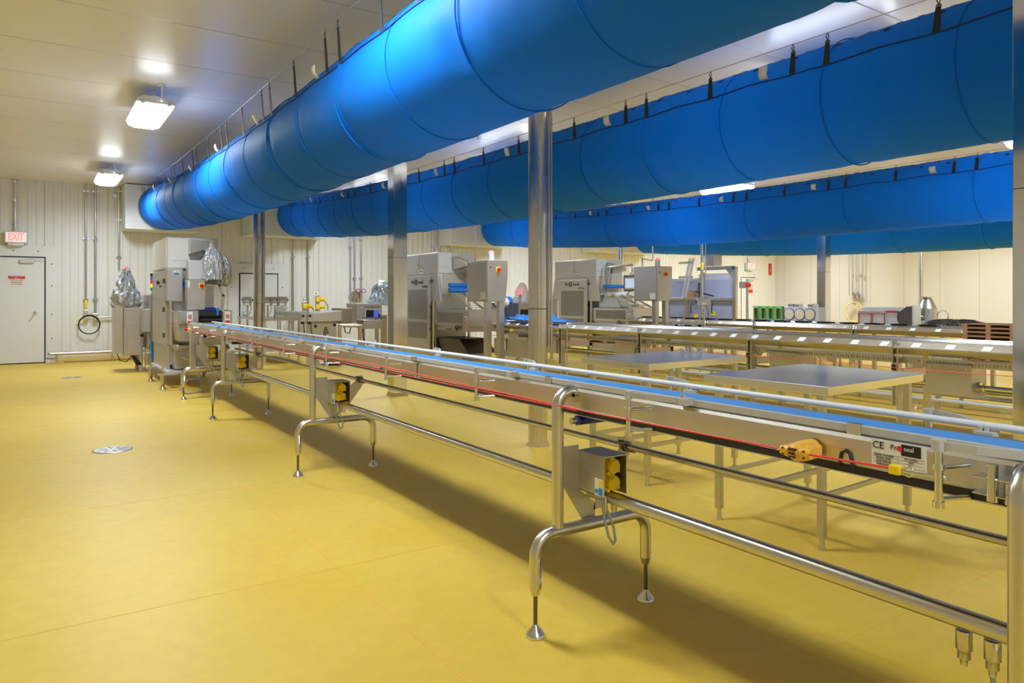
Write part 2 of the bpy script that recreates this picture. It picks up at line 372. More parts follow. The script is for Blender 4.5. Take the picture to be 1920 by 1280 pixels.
for x in LX:
    for y in LD:
        if (x, y) == (1.17, 15.13): continue
        lb = 'larger lit ceiling lamp left of the nearest blue duct' if (x, y) == (1.17, 9.55) else f'lit white ceiling lamp {LX[x]}, {LD[y]}'
        dup(first, (x, y, CEIL-.26), lb)

# ================================================================ DUCTS
ZB = [2.84, .46]
def zc(y): return ZB[0]+ZB[1]*max(0, (y-7)/10.2)**2
def wz(y, b_=3.3): return b_+.27*max(0, (y-7)/10.2)**2
RD = .47
def duct(xc, label, y1=16.90, y0=-3.4, first_ring=3.30, far_straps=False, holes=True, plen_left=.75):
    t = thing('fabric_duct', (xc, y0, 2.3), label, 'air duct', 'blue fabric air ducts')
    rings = [first_ring+1.83*k for k in range(-4, 9) if y0 < first_ring+1.83*k < y1-.2]
    minors = [r+.92 for r in rings]
    ys = []; y = y0
    while y < y1: ys.append(y); y += .042
    ys.append(y1); N = 72; mb = MB(); vs = []
    for yy in ys:
        c = zc(yy)
        for k in range(N):
            a = 2*pi*k/N; r = RD
            dmin = min(abs(yy-q) for q in rings)
            r -= .010*math.exp(-(dmin/.10)**2); r += .016*math.exp(-(dmin/.022)**2)
            dm = min(abs(yy-q) for q in minors); r -= .006*math.exp(-(dm/.05)**2)
            # folds of slack cloth fanning out below the hoops
            fold = noise.noise(Vector((xc*3+cos(a)*2.2, yy*4.2, sin(a)*2.2)))
            r += .014*fold*math.exp(-(dmin/.35)**2)+.005*noise.noise(Vector((cos(a)*1.6+xc, yy*13, sin(a)*1.6)))*math.exp(-(dmin/.22)**2)+.003*noise.noise(Vector((cos(a)*2, yy*1.3, sin(a)*2+xc)))
            # scalloped lift at the seam between strap points
            vs.append((xc+r*cos(a), yy, c+r*sin(a)*(1.0)))
    n = len(ys)
    mb.add(vs, [(i*N+k, i*N+(k+1)%N, (i+1)*N+(k+1)%N, (i+1)*N+k) for i in range(n-1) for k in range(N)], True)
    mb.add(vs[:N], [list(range(N))]); mb.build('fabric_tube', ductm, t)
    for q in rings:
        h = MB().tube([(xc+(RD+.006)*cos(2*pi*k/48), q, zc(q)+(RD+.006)*sin(2*pi*k/48)) for k in range(48)], .0055, 6, True)
        h.build('hoop_seam', ductm, t)
    if xc < 8:
        for q in minors: MB().tube([(xc+(RD+.001)*cos(2*pi*k/48), q, zc(q)+(RD+.001)*sin(2*pi*k/48)) for k in range(48)], .0035, 5, True).build('panel_seam', ductm, t)
    sa = 155.0; WB = 3.40 if xc < 3 else 3.26
    offs = []
    for q in rings: offs += [q-.02, q+.26, q+1.05]
    offs = sorted(o for o in offs if y0+.2 < o < y1-.1)
    for side in (1, -1) if True else (1,):
        pts = []
        for yy in ys[::2]:
            dn = min(abs(yy-o) for o in offs)
            ang = sa-min(1, dn/.45)*3.5
            a = R(ang if side == 1 else 180-ang)
            pts.append((xc+(RD+.004)*cos(a), yy, zc(yy)+(RD+.004)*sin(a)))
        MB().tube(pts, .0065, 6).build('side_seam', seamm, t)
    # holes along the crown
    if holes:
        hm = MB()
        yy = y0+.3
        while yy < y1-.5:
            for ang, sh in ((128, 0), (116, .17), (104, 0)):
                a = R(ang); cx, cz = cos(a), sin(a)
                p = Vector((xc+(RD+.004)*cx, yy+sh, zc(yy+sh)+(RD+.004)*cz)); e1 = Vector((0, 1, 0)); e2 = Vector((-cz, 0, cx))
                hm.add([p+e1*.026*cos(2*pi*k/10)+e2*.026*sin(2*pi*k/10) for k in range(10)], [list(range(10))])
            yy += .36
        hm.build('air_holes', holem, t)
    # wires
    for side in (-1, 1):
        wx = xc+side*.46
        MB().tube([(wx, yy, wz(yy, WB)) for yy in ys[::4]]+[(wx, 16.92, wz(16.92, WB))], .0035, 5).build('hanging_wire', chrome, t)
        for i, o in enumerate(offs):
            if side == 1 and not far_straps: continue
            a = R(sa if side == -1 else 180-sa); top = Vector((wx, o-.03, wz(o, WB)-.05)); bot = Vector((xc+(RD+.006)*cos(a), o, zc(o)+(RD+.006)*sin(a)))
            g = MB(); wd = .026; th = .003
            # webbing tapering to the clip
            vs = []
            for f, wdt in ((0, .010), (.12, .016), (.5, .021), (1, .024)):
                p = top.lerp(bot, f)
                for s1, s2 in ((-1, -1), (1, -1), (1, 1), (-1, 1)): vs.append(p+Vector((s2*th, s1*wdt, 0)))
            fs = [(4*i2+k, 4*i2+(k+1)%4, 4*i2+4+(k+1)%4, 4*i2+4+k) for i2 in range(3) for k in range(4)]+[(3,2,1,0), (12,13,14,15)]
            g.add(vs, fs); st = g.build('strap', strapm if (side == -1 and not (xc < 3 and i % 9 > 5)) else strapg, t)
            MB().tube([top+Vector((0, 0, .0)), top+Vector((0, .012, .02)), top+Vector((0, 0, .052)), top+Vector((0, -.010, .02)), top], .004, 5).box(top.x-.006, top.x+.006, top.y-.016, top.y+.016, top.z-.02, top.z-.008).build('snap_hook', dsteel, st)
    for i, q in enumerate(rings):
        yy = q+.52; a = R(sa-4); p = Vector((xc+(RD+.01)*cos(a), yy, zc(yy)+(RD+.01)*sin(a))); tl = R(random.uniform(-25, 25)); L = .095
        up = Vector((random.uniform(-.25, .05), sin(tl), 1)).normalized(); sd = Vector((0, cos(tl), -sin(tl)*.3))
        vs = [];
        for j in range(4):
            q2 = p+up*L*j/3+Vector((-.035*sin(j/3*pi*random.uniform(.4, 1)), 0, 0))
            vs += [q2-sd*.042, q2+sd*.042]
        MB().add(vs, [(2*j, 2*j+1, 2*j+3, 2*j+2) for j in range(3)], True).build('care_tag', tagm, t, solid=.002)
    # plenum box at the wall
    return t
ducts = [(2.33, 'nearest and largest-looking blue fabric air duct, running from the left wall box over the conveyor', True, 3.30, 1.62),
         (5.22, 'blue fabric air duct second from the left, passing behind the square polished column', False, 3.05, 4.15),
         (10.8, 'blue fabric air duct third from the left, hanging below the bright ceiling lamp', False, 2.6, 9.4),
         (16.6, 'farthest blue fabric air duct, lowest in the view in front of the right wall', False, 3.1, 14.6)]
for xc, lb, fs_, fr_, pl in ducts:
    ZB[:] = [2.885, .42] if xc < 3 else [2.84, .46]
    duct(xc, lb, first_ring=fr_, far_straps=fs_)
BL = ['white plenum box on the far left wall feeding the nearest blue duct', 'white plenum box feeding the second blue duct, behind the round column', 'white plenum box above the middle sealing machine feeding the third duct', 'white plenum box feeding the farthest blue duct']
for (xc, lb, fs_, fr_, pl), bl in zip(ducts, BL):
    bx = thing('plenum_box', (xc, 17.3, 2.78), bl, 'duct box', 'white duct plenum boxes')
    MB().box(pl, xc+.75, 16.93, WALLY-.02, 2.80, CEIL-.02).build('casing', white, bx, bev=.006)
    MB().lathe((xc, 16.88, zc(16.9)), [(RD-.02, .01), (RD+.02, .01), (RD+.02, .05), (RD-.02, .05)], 40, 'y').build('collar', silverw, bx)
    sm = MB()
    for zz in (2.83, 3.2, 3.6):
        for k in range(6): sm.cyl((pl-.004, 17.0+.12*k, zz), (pl, 17.0+.12*k, zz), .008, 6)
    sm.build('rivets', chrome, bx)

# ================================================================ COLUMNS
caulk = mat('caulk_brown', (.42, .30, .12), .6)
def sqcol(x, y, label, s=.10):
    t = thing('square_column', (x, y, 0), label, 'column', 'polished square columns')
    B(x-s, x+s, y-s, y+s, 0, CEIL).build('cladding', polish, t, bev=.004)
    MB().add([(x-s-.014,y-s-.014,.0),(x+s+.014,y-s-.014,0),(x+s+.014,y+s+.014,0),(x-s-.014,y+s+.014,0),(x-s-.001,y-s-.001,.05),(x+s+.001,y-s-.001,.05),(x+s+.001,y+s+.001,.05),(x-s-.001,y+s+.001,.05)], [(0,1,5,4),(1,2,6,5),(2,3,7,6),(3,0,4,7)]).build('base_flare', caulk, t)
    MB().box(x-s-.002, x+s+.002, y-s-.002, y+s+.002, 1.9, 1.905).build('joint_line', dsteel, t)
def pipecol(x, y, label, r=.088, conduit=True):
    t = thing('pipe_column', (x, y, 0), label, 'column', 'round pipe columns')
    MB().cyl((x, y, 0), (x, y, CEIL), r, 40).build('pipe', pipew, t)
    MB().lathe((x, y, 0), [(r+.022, 0), (r+.014, .012), (r+.002, .03), (r, .03)], 32).build('base_collar', caulk, t)
    MB().lathe((x, y, 1.245), [(r, 0), (r+.002, .002), (r+.002, .006), (r, .008)], 40).build('weld_joint', dsteel, t)
    if conduit:
        # two slim conduits strapped to the right-hand side
        ang = R(-YAW); dx, dy = cos(ang), sin(ang)
        for k, (off, rr) in enumerate(((r+.002, .011), (r+.026, .010))):
            cx, cy = x+dx*off*.98, y+dy*off*.98-.0
            MB().cyl((cx, cy-.02, .9), (cx, cy-.02, CEIL), rr, 12).build('conduit', tubem, t)
pipecol(3.53, 13.8, 'round steel pipe column behind the scale table, left of the second duct')
sqcol(4.19, 9.07, 'square polished steel column in front of the metal detector')
pipecol(3.85, 5.30, 'round steel pipe column nearest the conveyor, in the middle of the view')
sqcol(14.25, 9.07, 'square polished steel column far right, beside the plate with three round discs')
sqcol(4.27, 1.47, 'square steel column at the right edge of the view', s=.125)
pipecol(14.2, 5.32, 'round steel pipe column by the right edge, behind the tray conveyor', conduit=False)
pipecol(13.2, 14.4, 'slim round steel pipe column behind the middle touchscreen', r=.07, conduit=False)
pipecol(23.7, 11.7, 'grey round pipe standing against the right wall above the funnel', r=.07, conduit=False)

# ================================================================ MAIN CONVEYOR (belt conveyor along the room)
XA0, XA1 = 1.86, 2.16; YA0, YA1 = .15, 11.15
cv = thing('belt_conveyor', (2.0, 5.5, 0), 'long stainless conveyor with blue belt from right foreground to the line 3 machine', 'conveyor')
B(XA0+.035, XA1-.045, YA0, YA1, .970, .979).build('belt', mat('conveyor_belt', (.04, .30, .80), .38, noise_amt=.06, noise_scale=3, spec=.3), cv)
B(XA0+.02, XA1-.02, YA0, YA1, .870, .876).build('return_belt', blackm, cv)
# side beams in lengths, with a rounded upper edge
joints = [YA0, 3.75, 7.3, YA1]
for i in range(3):
    a, b_ = joints[i]+.006, joints[i+1]-.006
    for sx, sd in ((XA0, 1), (XA1, -1)):
        pr = [(sx+sd*.03, .905), (sx+sd*.03, .972), (sx+sd*.018, .978), (sx+sd*.006, .975), (sx, .965), (sx, .897), (sx+sd*.004, .892), (sx+sd*.03, .892)]
        MB().prism(pr, 'y', a, b_).build('side_beam', steelh, cv)
for y in joints[1:3]:
    MB().box(XA0-.003, XA0+.002, y-.035, y+.035, .885, .96).box(XA1-.002, XA1+.003, y-.035, y+.035, .885, .96).build('joint_plate', steelh, cv, bev=.002)
    MB().box(XA0-.004, XA0+.01, y-.004, y+.004, .88, .965).build('joint_gap', blackm, cv)
B(XA0+.004, XA0+.012, YA0, YA1, .870, .893).build('black_underside_strip', blackm, cv)  # thin black strip filling the open underside below the near beam
B(XA0, XA0+.012, YA0, YA1, .8665, .8700).build('lower_lip', steelh, cv)
# guide rails
MB().box(XA0+.012, XA0+.022, YA0+.02, YA1-.1, .978, 1.003).build('guide_rail', acetal, cv, bev=.003)
MB().tube([(XA1+.015, YA0+.02, .999), (XA1+.015, YA1-.1, .999)], .0105, 12).build('guide_rail', guardw, cv)
# guide brackets
def bracket(y, side):
    x = XA0 if side < 0 else XA1; s = side
    rx = x+s*.085
    b = MB().cyl((rx, y, .862), (rx, y, 1.002), .0095, 12).cyl((rx, y, .855), (rx, y, .87), .014, 8).cyl((rx, y, .945), (rx, y, .958), .015, 12)
    b.cyl((rx, y, .95), (x-s*.0, y-.03, .95), .006, 8).cyl((rx, y, .875), (x-s*.0, y-.03, .875), .006, 8)
    p = b.build('rail_bracket', chrome, cv)
    # curved arm from the post top down the line to the clamp
    pts = [(rx, y, 1.002), (rx, y-.03, 1.004), (rx-s*.012, y-.08, 1.003), (rx-s*.04, y-.13, 1.0), (x+s*.02, y-.175, .997)]
    vs = []
    for i, q in enumerate(pts):
        ww = .013
        for dz in (-.010, .010):
            for dx in (-ww*.5, ww*.5): vs.append((q[0]+dx, q[1], q[2]+dz))
    fs = []
    for i in range(len(pts)-1):
        k = 4*i; fs += [(k, k+1, k+5, k+4), (k+2, k+6, k+7, k+3), (k, k+4, k+6, k+2), (k+1, k+3, k+7, k+5)]
    fs += [(0, 2, 3, 1), (16, 17, 19, 18)]
    m_ = MB().add(vs, fs).cyl((rx, y, .99), (rx, y, 1.016), .016, 12); m_.build('swing_arm', acetal, p)
    dz = 0 if s < 0 else -.022
    MB().box(x+s*.028, x-s*.016, y-.215, y-.165, .982+dz, 1.008+dz).cyl((x+s*.006, y-.19, 1.004+dz), (x+s*.006, y-.19, 1.018+dz), .007, 6).cyl((x+s*.006, y-.175, 1.004+dz), (x+s*.006, y-.175, 1.018+dz), .007, 6).build('rail_clamp', acetal, p, bev=.002)
for k in range(10):
    yb = .835+1.055*k
    if yb < YA1-.3: bracket(yb, -1)
    if yb+.25 < YA1-.3: bracket(yb+.25, 1)
for y in (1.1, 2.5, 4.75, 6.6, 8.6): B(XA0+.006, XA0+.026, y-.02, y+.02, .972, 1.006).build('rail_joiner', chrome, cv, bev=.002)
# supports
XC = 1.968
def support(y, bigger=False):
    r = .0245 if not bigger else .036; x0, x1 = 1.666, 2.272; zb = .40; rb = .085
    path = [(x0, y, .195)]+[(x0, y, zb-rb)]+arc((x0+rb, y, zb-rb), rb, 180, 90, 8)+arc((x1-rb, y, zb-rb), rb, 90, 0, 8)+[(x1, y, .195)]
    m = MB().tube(path, r, 20)
    ux = x0+.112
    if not bigger:
        m.tube([(ux, y, zb+.015), (ux, y, .90)]+arc((ux+.062, y, .905), .062, 180, 80, 8)+[(XA0+.012, y, .95)], r, 20)
        m.lathe((XA0-.004, y, .945), [(.030, -.012), (.030, .004)], 16, 'x')
    else:
        m.box(ux-.035, ux+.035, y-.035, y+.035, zb, .88); m.box(x1-.147, x1-.077, y-.035, y+.035, zb, .88)
    for xx in (x0, x1): m.lathe((xx, y, .165), [(.016, 0), (.020, .015), (r, .03)], 16)
    p = m.build('support_frame', tubem, cv)
    for xx in (x0, x1):
        MB().lathe((xx, y, 0), [(.040, 0), (.041, .008), (.036, .016), (.018, .036), (.011, .046), (.009, .05)], 28).build('foot', chrome, p)
        MB().cyl((xx, y, .045), (xx, y, .175), .0085, 14).build('threaded_rod', dsteel, p)
    if not bigger: MB().cyl((XA0+.03, y-.02, .95), (XA0-.016, y-.02, .95), .010, 6).cyl((XA0+.03, y+.03, .965), (XA0-.012, y+.03, .965), .009, 6).build('bolt', dsteel, p)
SUP = [.668, 2.31, 5.375, 8.44, 10.28]
for y in SUP[:-1]: support(y)
support(SUP[-1], True)
# service pipes
MB().tube([(XC, YA0, .533), (XC, 2.30, .533)], .0255, 20).build('cable_pipe', tubem, cv)
MB().tube([(XC, 2.30, .533), (XC, 5.37, .533)], .0245, 20).build('cable_pipe', tubem, cv)
MB().tube([(XC, 5.37, .533), (XC, 8.43, .533)], .0245, 20).build('cable_pipe', tubem, cv)
MB().tube([(XC, 8.43, .533), (XC, 10.2, .533)], .0245, 20).build('cable_pipe', tubem, cv)
MB().tube([(2.168, YA0, .697), (2.168, 9.6, .697)], .0135, 14).build('air_pipe', tubem, cv)
for y in (.80, .865): MB().lathe((XC, y, .47), [(.008, -.055), (.010, -.04), (.016, -.035), (.016, -.015), (.02, -.012), (.02, .035)], 8).build('cable_gland', tubem, cv)
MB().tube([(XC, .80, .42), (XC, .79, .30), (XC+.01, .77, .12), (XC+.03, .74, .01)], .007, 8).build('drop_cable', hosew, cv)
# socket boxes with their bracket plates
def sockets(y):
    with at((0, y-2.31, 0)):
        bx = MB()
        x0, x1, y0, y1, z0, z1, t_ = 1.90, 2.022, 2.165, 2.335, .548, .708, .003
        bx.box(x0, x0+t_, y0, y1, z0, z1).box(x1-t_, x1, y0, y1, z0, z1).box(x0, x1, y1-t_, y1, z0, z1).box(x0, x1, y0+.06, y1, z0, z0+t_)
        bx.prism([(x0-.002, z1), (x1+.002, z1-.002), (x1+.002, z1+.004), (x0-.002, z1+.004)], 'y', y0-.004, y1)
        p = bx.build('socket_box', panel, cv)
        MB().box(x0, x0+.001, y0, y1, z0, z0+.001).build('box_edge', steel, p)
        for k, zz in enumerate((.665, .597)):
            s = MB().box(x0+.012, x0+.06, y0+.035, y0+.09, zz-.032, zz+.032)
            s.cyl((x0+.062, y0+.008, zz), (x0+.062, y0+.04, zz), .030, 24).box(x0+.045, x0+.07, y0+.012, y0+.04, zz+.02, zz+.036)
            s.cyl((x0+.062, y0+.002, zz), (x0+.062, y0+.01, zz), .026, 24).cyl((x0+.035, y0+.01, zz-.026), (x0+.035, y0+.03, zz-.026), .008, 8).cyl((x0+.09, y0+.012, zz-.022), (x0+.09, y0+.03, zz-.022), .007, 8)
            s.build('socket', yel, p, bev=.003)
        MB().box(x0-.0015, x0, y0+.004, y0+.055, z0+.002, z0+.07).build('warning_label', labelm, p)
        MB().box(x0-.0025, x0-.0015, y0+.008, y0+.032, z0+.038, z0+.066).build('label_yellow', yel, p)
        MB().box(x0-.0025, x0-.0015, y0+.008, y0+.032, z0+.006, z0+.034).cyl((x0-.0025, y0+.044, z0+.02), (x0-.0015, y0+.044, z0+.02), .009, 12).build('label_blue', mat('label_blue', (.02, .25, .65), .5) if 'label_blue' not in MATS else MATS['label_blue'], p)
        # bracket plates
        pl = MB()
        def plate(poly, y0_, y1_): pl.prism(poly, 'y', y0_, y1_)
        plate([(1.782, .735), (1.90, .735), (1.90, .55), (1.99, .48), (1.99, .41), (1.925, .41), (1.80, .60), (1.782, .62)], 2.325, 2.329)
        plate([(2.022, .60), (2.08, .655), (2.13, .69), (2.15, .73), (2.19, .73), (2.20, .68), (2.17, .63), (2.03, .45), (1.98, .45)], 2.325, 2.329)
        pl.build('bracket_plate', panel, cv)
        MB().lathe((2.168, 2.31, .697), [(.024, 0), (.024, .035)], 16, 'y').cyl((2.14, 2.30, .72), (2.14, 2.34, .72), .008, 8).cyl((2.195, 2.30, .675), (2.195, 2.34, .675), .008, 8).build('pipe_clamp', dsteel, cv)
        MB().cyl((XC, 2.345, .533), (XC, 2.30, .533), .029, 20).lathe((1.935, 2.20, .505), [(.010, -.03), (.013, -.02), (.013, .01), (.01, .04)], 8).lathe((1.985, 2.20, .50), [(.010, -.03), (.013, -.02), (.013, .01), (.01, .04)], 8).build('pipe_flange', tubem, cv)
        MB().tube([(1.912, 2.19, .55), (1.915, 2.18, .46), (1.93, 2.17, .385), (1.95, 2.165, .355), (1.965, 2.17, .365), (1.97, 2.185, .41), (1.94, 2.195, .49)], .0055, 8).build('loop_cable', hosew, p)
    # blue tension roller under the belt beside this support
    MB().cyl((XA0+.03, y-.02, .845), (XA0-.02, y-.02, .845), .011, 12).cyl((XA0-.02, y-.02, .845), (XA0-.028, y-.02, .845), .014, 12).build('roller_shaft', tubem, cv)
    MB().cyl((XA0+.0, y-.02, .845), (XA1-.03, y-.02, .845), .020, 18).build('snub_roller', blued, cv)
for y in (2.31, 5.375, 8.44, 10.05): sockets(y)
# pull cord and switch
SWY = YX(1499, XA0-.07)
pc = [(XA0-.09, YX(1670, XA0-.09), .927), (XA0-.1, SWY-.05, .922)]
MB().tube(pc, .0032, 8).build('pull_cord', cordm, cv)
MB().tube([(XA0-.1, SWY+.05, .922)]+[(XA0-.1, SWY+.05+(10.6-SWY)*k/12, .922-.008*sin(k*1.3)+.004*(k > 1)) for k in range(1, 13)], .0032, 8).build('pull_cord', cordm, cv)
MB().tube([(XA0-.075, 2.2, .905), (XA0-.075, 6, .90), (XA0-.075, 10.6, .90)], .0028, 8).build('pull_cord', cordm, cv)
sw = MB()
sw.lathe((XA0-.055, SWY, .918), [(.010, -.047), (.019, -.044), (.026, -.03), (.029, 0), (.029, .045)], 24, 'x')
sw.cyl((XA0-.085, SWY-.046, .918), (XA0-.085, SWY-.018, .918), .013, 16, .018).cyl((XA0-.085, SWY+.018, .918), (XA0-.085, SWY+.046, .918), .018, 16, .013)
sw.box(XA0-.078, XA0-.01, SWY-.034, SWY+.034, .901, .936)
sp = sw.build('pull_switch', oran, cv, bev=.006)
sc = MB()
for dy in (-.033, .033):
    for dz in (-.009, .009): sc.cyl((XA0-.104, SWY+dy, .918+dz), (XA0-.098, SWY+dy, .918+dz), .003, 8)
sc.build('switch_screw', dsteel, sp)
text('STOP', .011, (XA0-.103, SWY, .927), '-x', inkm, sp); text('PULL', .010, (XA0-.103, SWY, .916), '-x', inkm, sp); text('to stop', .007, (XA0-.103, SWY, .907), '-x', inkm, sp)
ye = YX(1690, XA0-.09)
MB().box(XA0-.1, XA0-.08, ye+.0, ye+.028, .914, .937).build('cord_clamp', yel, cv, bev=.003)
MB().tube([(XA0-.09, ye, .926), (XA0-.085, ye-.03, .924), (XA0-.07, ye-.09, .926), (XA0-.06, YX(1765, XA0-.09), .918)], .004, 8).build('turnbuckle', chrome, cv)
MB().tube(arc((XA0-.085, ye-.015, .926), .012, 0, 330, 10, 'yz'), .003, 6).build('cord_thimble', chrome, cv)
# rating plate
pa, pb = YX(1635, XA0), YX(1737, XA0)
rp_ = MB().box(XA0-.002, XA0, pb, pa, .908, .975).build('rating_plate', labelm, cv)
pm = (pa+pb)/2; wq = pa-pb
text('CE', .026, (XA0-.003, pa-.13*wq, .9605), '-x', inkm, rp_, depth=.0004)
B(XA0-.0025, XA0-.002, pb+.012*1, pb+.44*wq, .9435, .9725).build('logo_patch', blackm, rp_)
text('Pr', .017, (XA0-.003, pa-.42*wq, .9615), '-x', inkm, rp_, depth=.0004); text('seal', .017, (XA0-.0032, pb+.30*wq, .9615), '-x', labelm, rp_, depth=.0004)
MB().lathe((XA0-.003, pa-.53*wq, .9605), [(.007, -.0006), (.007, .0003)], 18, 'x').build('logo_ring', redink, rp_)
lw = MB()
for z in (.940, .932, .924, .916): lw.box(XA0-.0026, XA0-.002, pb+.004, pa-.004, z-.0003, z+.0003)
lw.box(XA0-.0026, XA0-.002, pm-.0004-.0, pm+.0004, .909, .940); lw.build('plate_lines', greyink, rp_)
for z, s, s2 in ((.9363, 'SERIAL NUMBER', 'SN-M-04552'), (.9283, 'BUILD YEAR', '2016'), (.9203, 'ELECTRICAL', ''), (.912, 'PNEUMATIC', '')):
    text(s, .0072, (XA0-.003, pa-.24*wq, z), '-x', inkm, rp_, depth=.0003)
    if s2: text(s2, .0065, (XA0-.003, pb+.26*wq, z), '-x', inkm, rp_, depth=.0003)
# small black loop handle on the beam
yh = YX(1587, XA0)
MB().tube([(XA0-.003, yh+.020, .885), (XA0-.004, yh+.013, .922), (XA0-.005, yh, .931), (XA0-.004, yh-.013, .922), (XA0-.003, yh-.020, .885)], .0042, 8).build('hand_loop', blackm, cv)
yh = YX(716, XA0)
MB().tube([(XA0-.003, yh+.022, .88), (XA0-.004, yh+.010, .90), (XA0-.005, yh-.01, .90), (XA0-.004, yh-.02, .886)], .004, 8).build('hand_loop', blackm, cv)
# latch hardware at the near end
MB().box(XA0-.05, XA0, .66, .78, .897, .901).box(XA0-.05, XA0, .66, .78, .935, .939).cyl((XA0-.04, .74, .885), (XA0-.04, .74, .97), .012, 12).box(XA0-.03, XA0-.01, .69, .72, .88, .93).cyl((XA0-.06, .70, .905), (XA0-.03, .70, .905), .006, 8).build('latch_hinge', chrome, cv, bev=.002)
B(XA0-.004, XA0, .50, .56, .875, .955).build('slot', blackm, cv)
# drive end hardware near the sealing machine
MB().box(XA0-.05, XA0+.02, 10.5, 10.85, .86, .95).build('drive_cover', steelh, cv, bev=.004)
MB().cyl((XA0-.11, 10.72, .915), (XA0-.05, 10.72, .915), .02, 12).build('stop_button', redm, cv)
MB().box(XA0-.09, XA0-.05, 10.52, 10.60, .90, .935).build('indicator', yel, cv, bev=.004)
MB().box(XA0, XA1, 10.1, 10.3, .72, .86).build('drip_tray', steel, cv, bev=.005)

# ================================================================ TABLES
tabletop = mat('table_steel', (.84, .84, .84), .21, 1, noise_amt=.05, noise_scale=4, bump=.03, bump_scale=40, stretch=(1, 10, 1))
def table(name, cx, cy, w_, d_, h, label, rz=0, leg=.038, brace=True, group=None, loc_legs=None):
    with at((cx, cy, 0), rz):
        t = thing(name, (0, 0, 0), label, 'table', group)
        lip = .05
        MB().box(-w_/2, w_/2, -d_/2, d_/2, h-lip, h).build('table_top', tabletop, t, bev=.004)
        lx, ly = w_/2-.06, d_/2-.07
        for sx in (-1, 1):
            for sy in (-1, 1):
                lg = MB().box(sx*lx-leg/2, sx*lx+leg/2, sy*ly-leg/2, sy*ly+leg/2, .07, h-lip).build('leg', steel, t, bev=.002)
                MB().cyl((sx*lx, sy*ly, 0), (sx*lx, sy*ly, .075), .014, 12).cyl((sx*lx, sy*ly, 0), (sx*lx, sy*ly, .012), .02, 12).build('foot', tubem, lg)
        if brace:
            z = .27 if brace is True else brace
            for sx in (-1, 1): MB().box(sx*lx-.012, sx*lx+.012, -ly, ly, z, z+.03).build('stretcher', steel, t)
            MB().box(-lx, lx, -.015, .015, z, z+.03).build('stretcher', steel, t)
            for sy in (-1, 1): MB().box(-lx, lx, sy*ly-.01, sy*ly+.01, z+.002, z+.028).build('stretcher', steel, t)
    return t
table('steel_table', 3.98, 2.60, 1.10, .80, .885, 'empty stainless work table nearest the viewer, right of the smaller-looking one', R(3), group='empty stainless work tables')
table('steel_table', 4.16, 4.02, 1.12, .72, .885, 'empty stainless work table behind the nearer one, with small glass jars on its far edge', R(2), group='empty stainless work tables')
for k in range(3):
    j = thing('glass_jar', (4.52+.05*k, 4.16-.055*k, .885), ['clear plastic cup on the far table edge, left of three', 'clear plastic cup on the far table edge, middle of three', 'clear plastic cup on the far table edge, right of three'][k], 'cup', 'clear cups on the far table')
    x_, y_ = 4.52+.05*k, 4.16-.055*k
    MB().lathe((x_, y_, .885), [(.016, 0), (.024, .004), (.027, .045), (.02, .045)], 14).build('cup', polyc, j)

# ================================================================ GENERIC DETAILS
def foot(m, x, y, z=.16, r=.035): m.lathe((x, y, 0), [(r, 0), (r, .008), (.012, .03), (.010, .04), (.010, z)], 14)
def label_text(s, size, loc, face, parent, w_=None, h_=None):
    w_ = w_ or size*len(s)*.62; h_ = h_ or size*1.5
    x, y, z = loc
    if face == '-x': q = B(x-.003, x, y-w_/2, y+w_/2, z-h_/2, z+h_/2).build('line_label', labelm, parent); text(s, size, (x-.005, y, z), face, inkm, q, depth=.001)
    else: q = B(x-w_/2, x+w_/2, y-.003, y, z-h_/2, z+h_/2).build('line_label', labelm, parent); text(s, size, (x, y-.005, z), face, inkm, q, depth=.001)
    return q
def logo(y, z, x, parent, s=.1):
    text('Pr', s, (x, y+s*2.0, z), '-x', inkm, parent, sx=1.5); text('seal', s, (x, y-s*1.45, z), '-x', inkm, parent, sx=1.5)
    MB().tube([(x, y+s*.62+s*.42*cos(2*pi*k/18), z+s*.50*sin(2*pi*k/18)) for k in range(18)], s*.09, 6, True).build('logo_ring', inkm, parent)
    text('GT7e', s*.7, (x, y-s*3.3, z-s*.95), '-x', inkm, parent, sx=1.5)
perf = ribbed('perforated_guard', 1, (.34, .325, .30), .45, .05, 1.0, .05)
perf.node_tree.nodes['Principled BSDF'].inputs['Metallic'].default_value = .8
def switch(parent, loc, face='-y', s=1.0):
    x, y, z = loc
    if face == '-y':
        q = B(x-.035*s, x+.035*s, y-.01, y, z-.035*s, z+.035*s).build('isolator_switch', yel, parent, bev=.003)
        MB().cyl((x, y-.035, z), (x, y-.01, z), .027*s, 16).box(x-.006*s, x+.006*s, y-.05, y-.03, z-.025*s, z+.025*s).build('switch_knob', redm, q)
    else:
        q = B(x-.01, x, y-.035*s, y+.035*s, z-.035*s, z+.035*s).build('isolator_switch', yel, parent, bev=.003)
        MB().cyl((x-.035, y, z), (x-.01, y, z), .027*s, 16).build('switch_knob', redm, q)

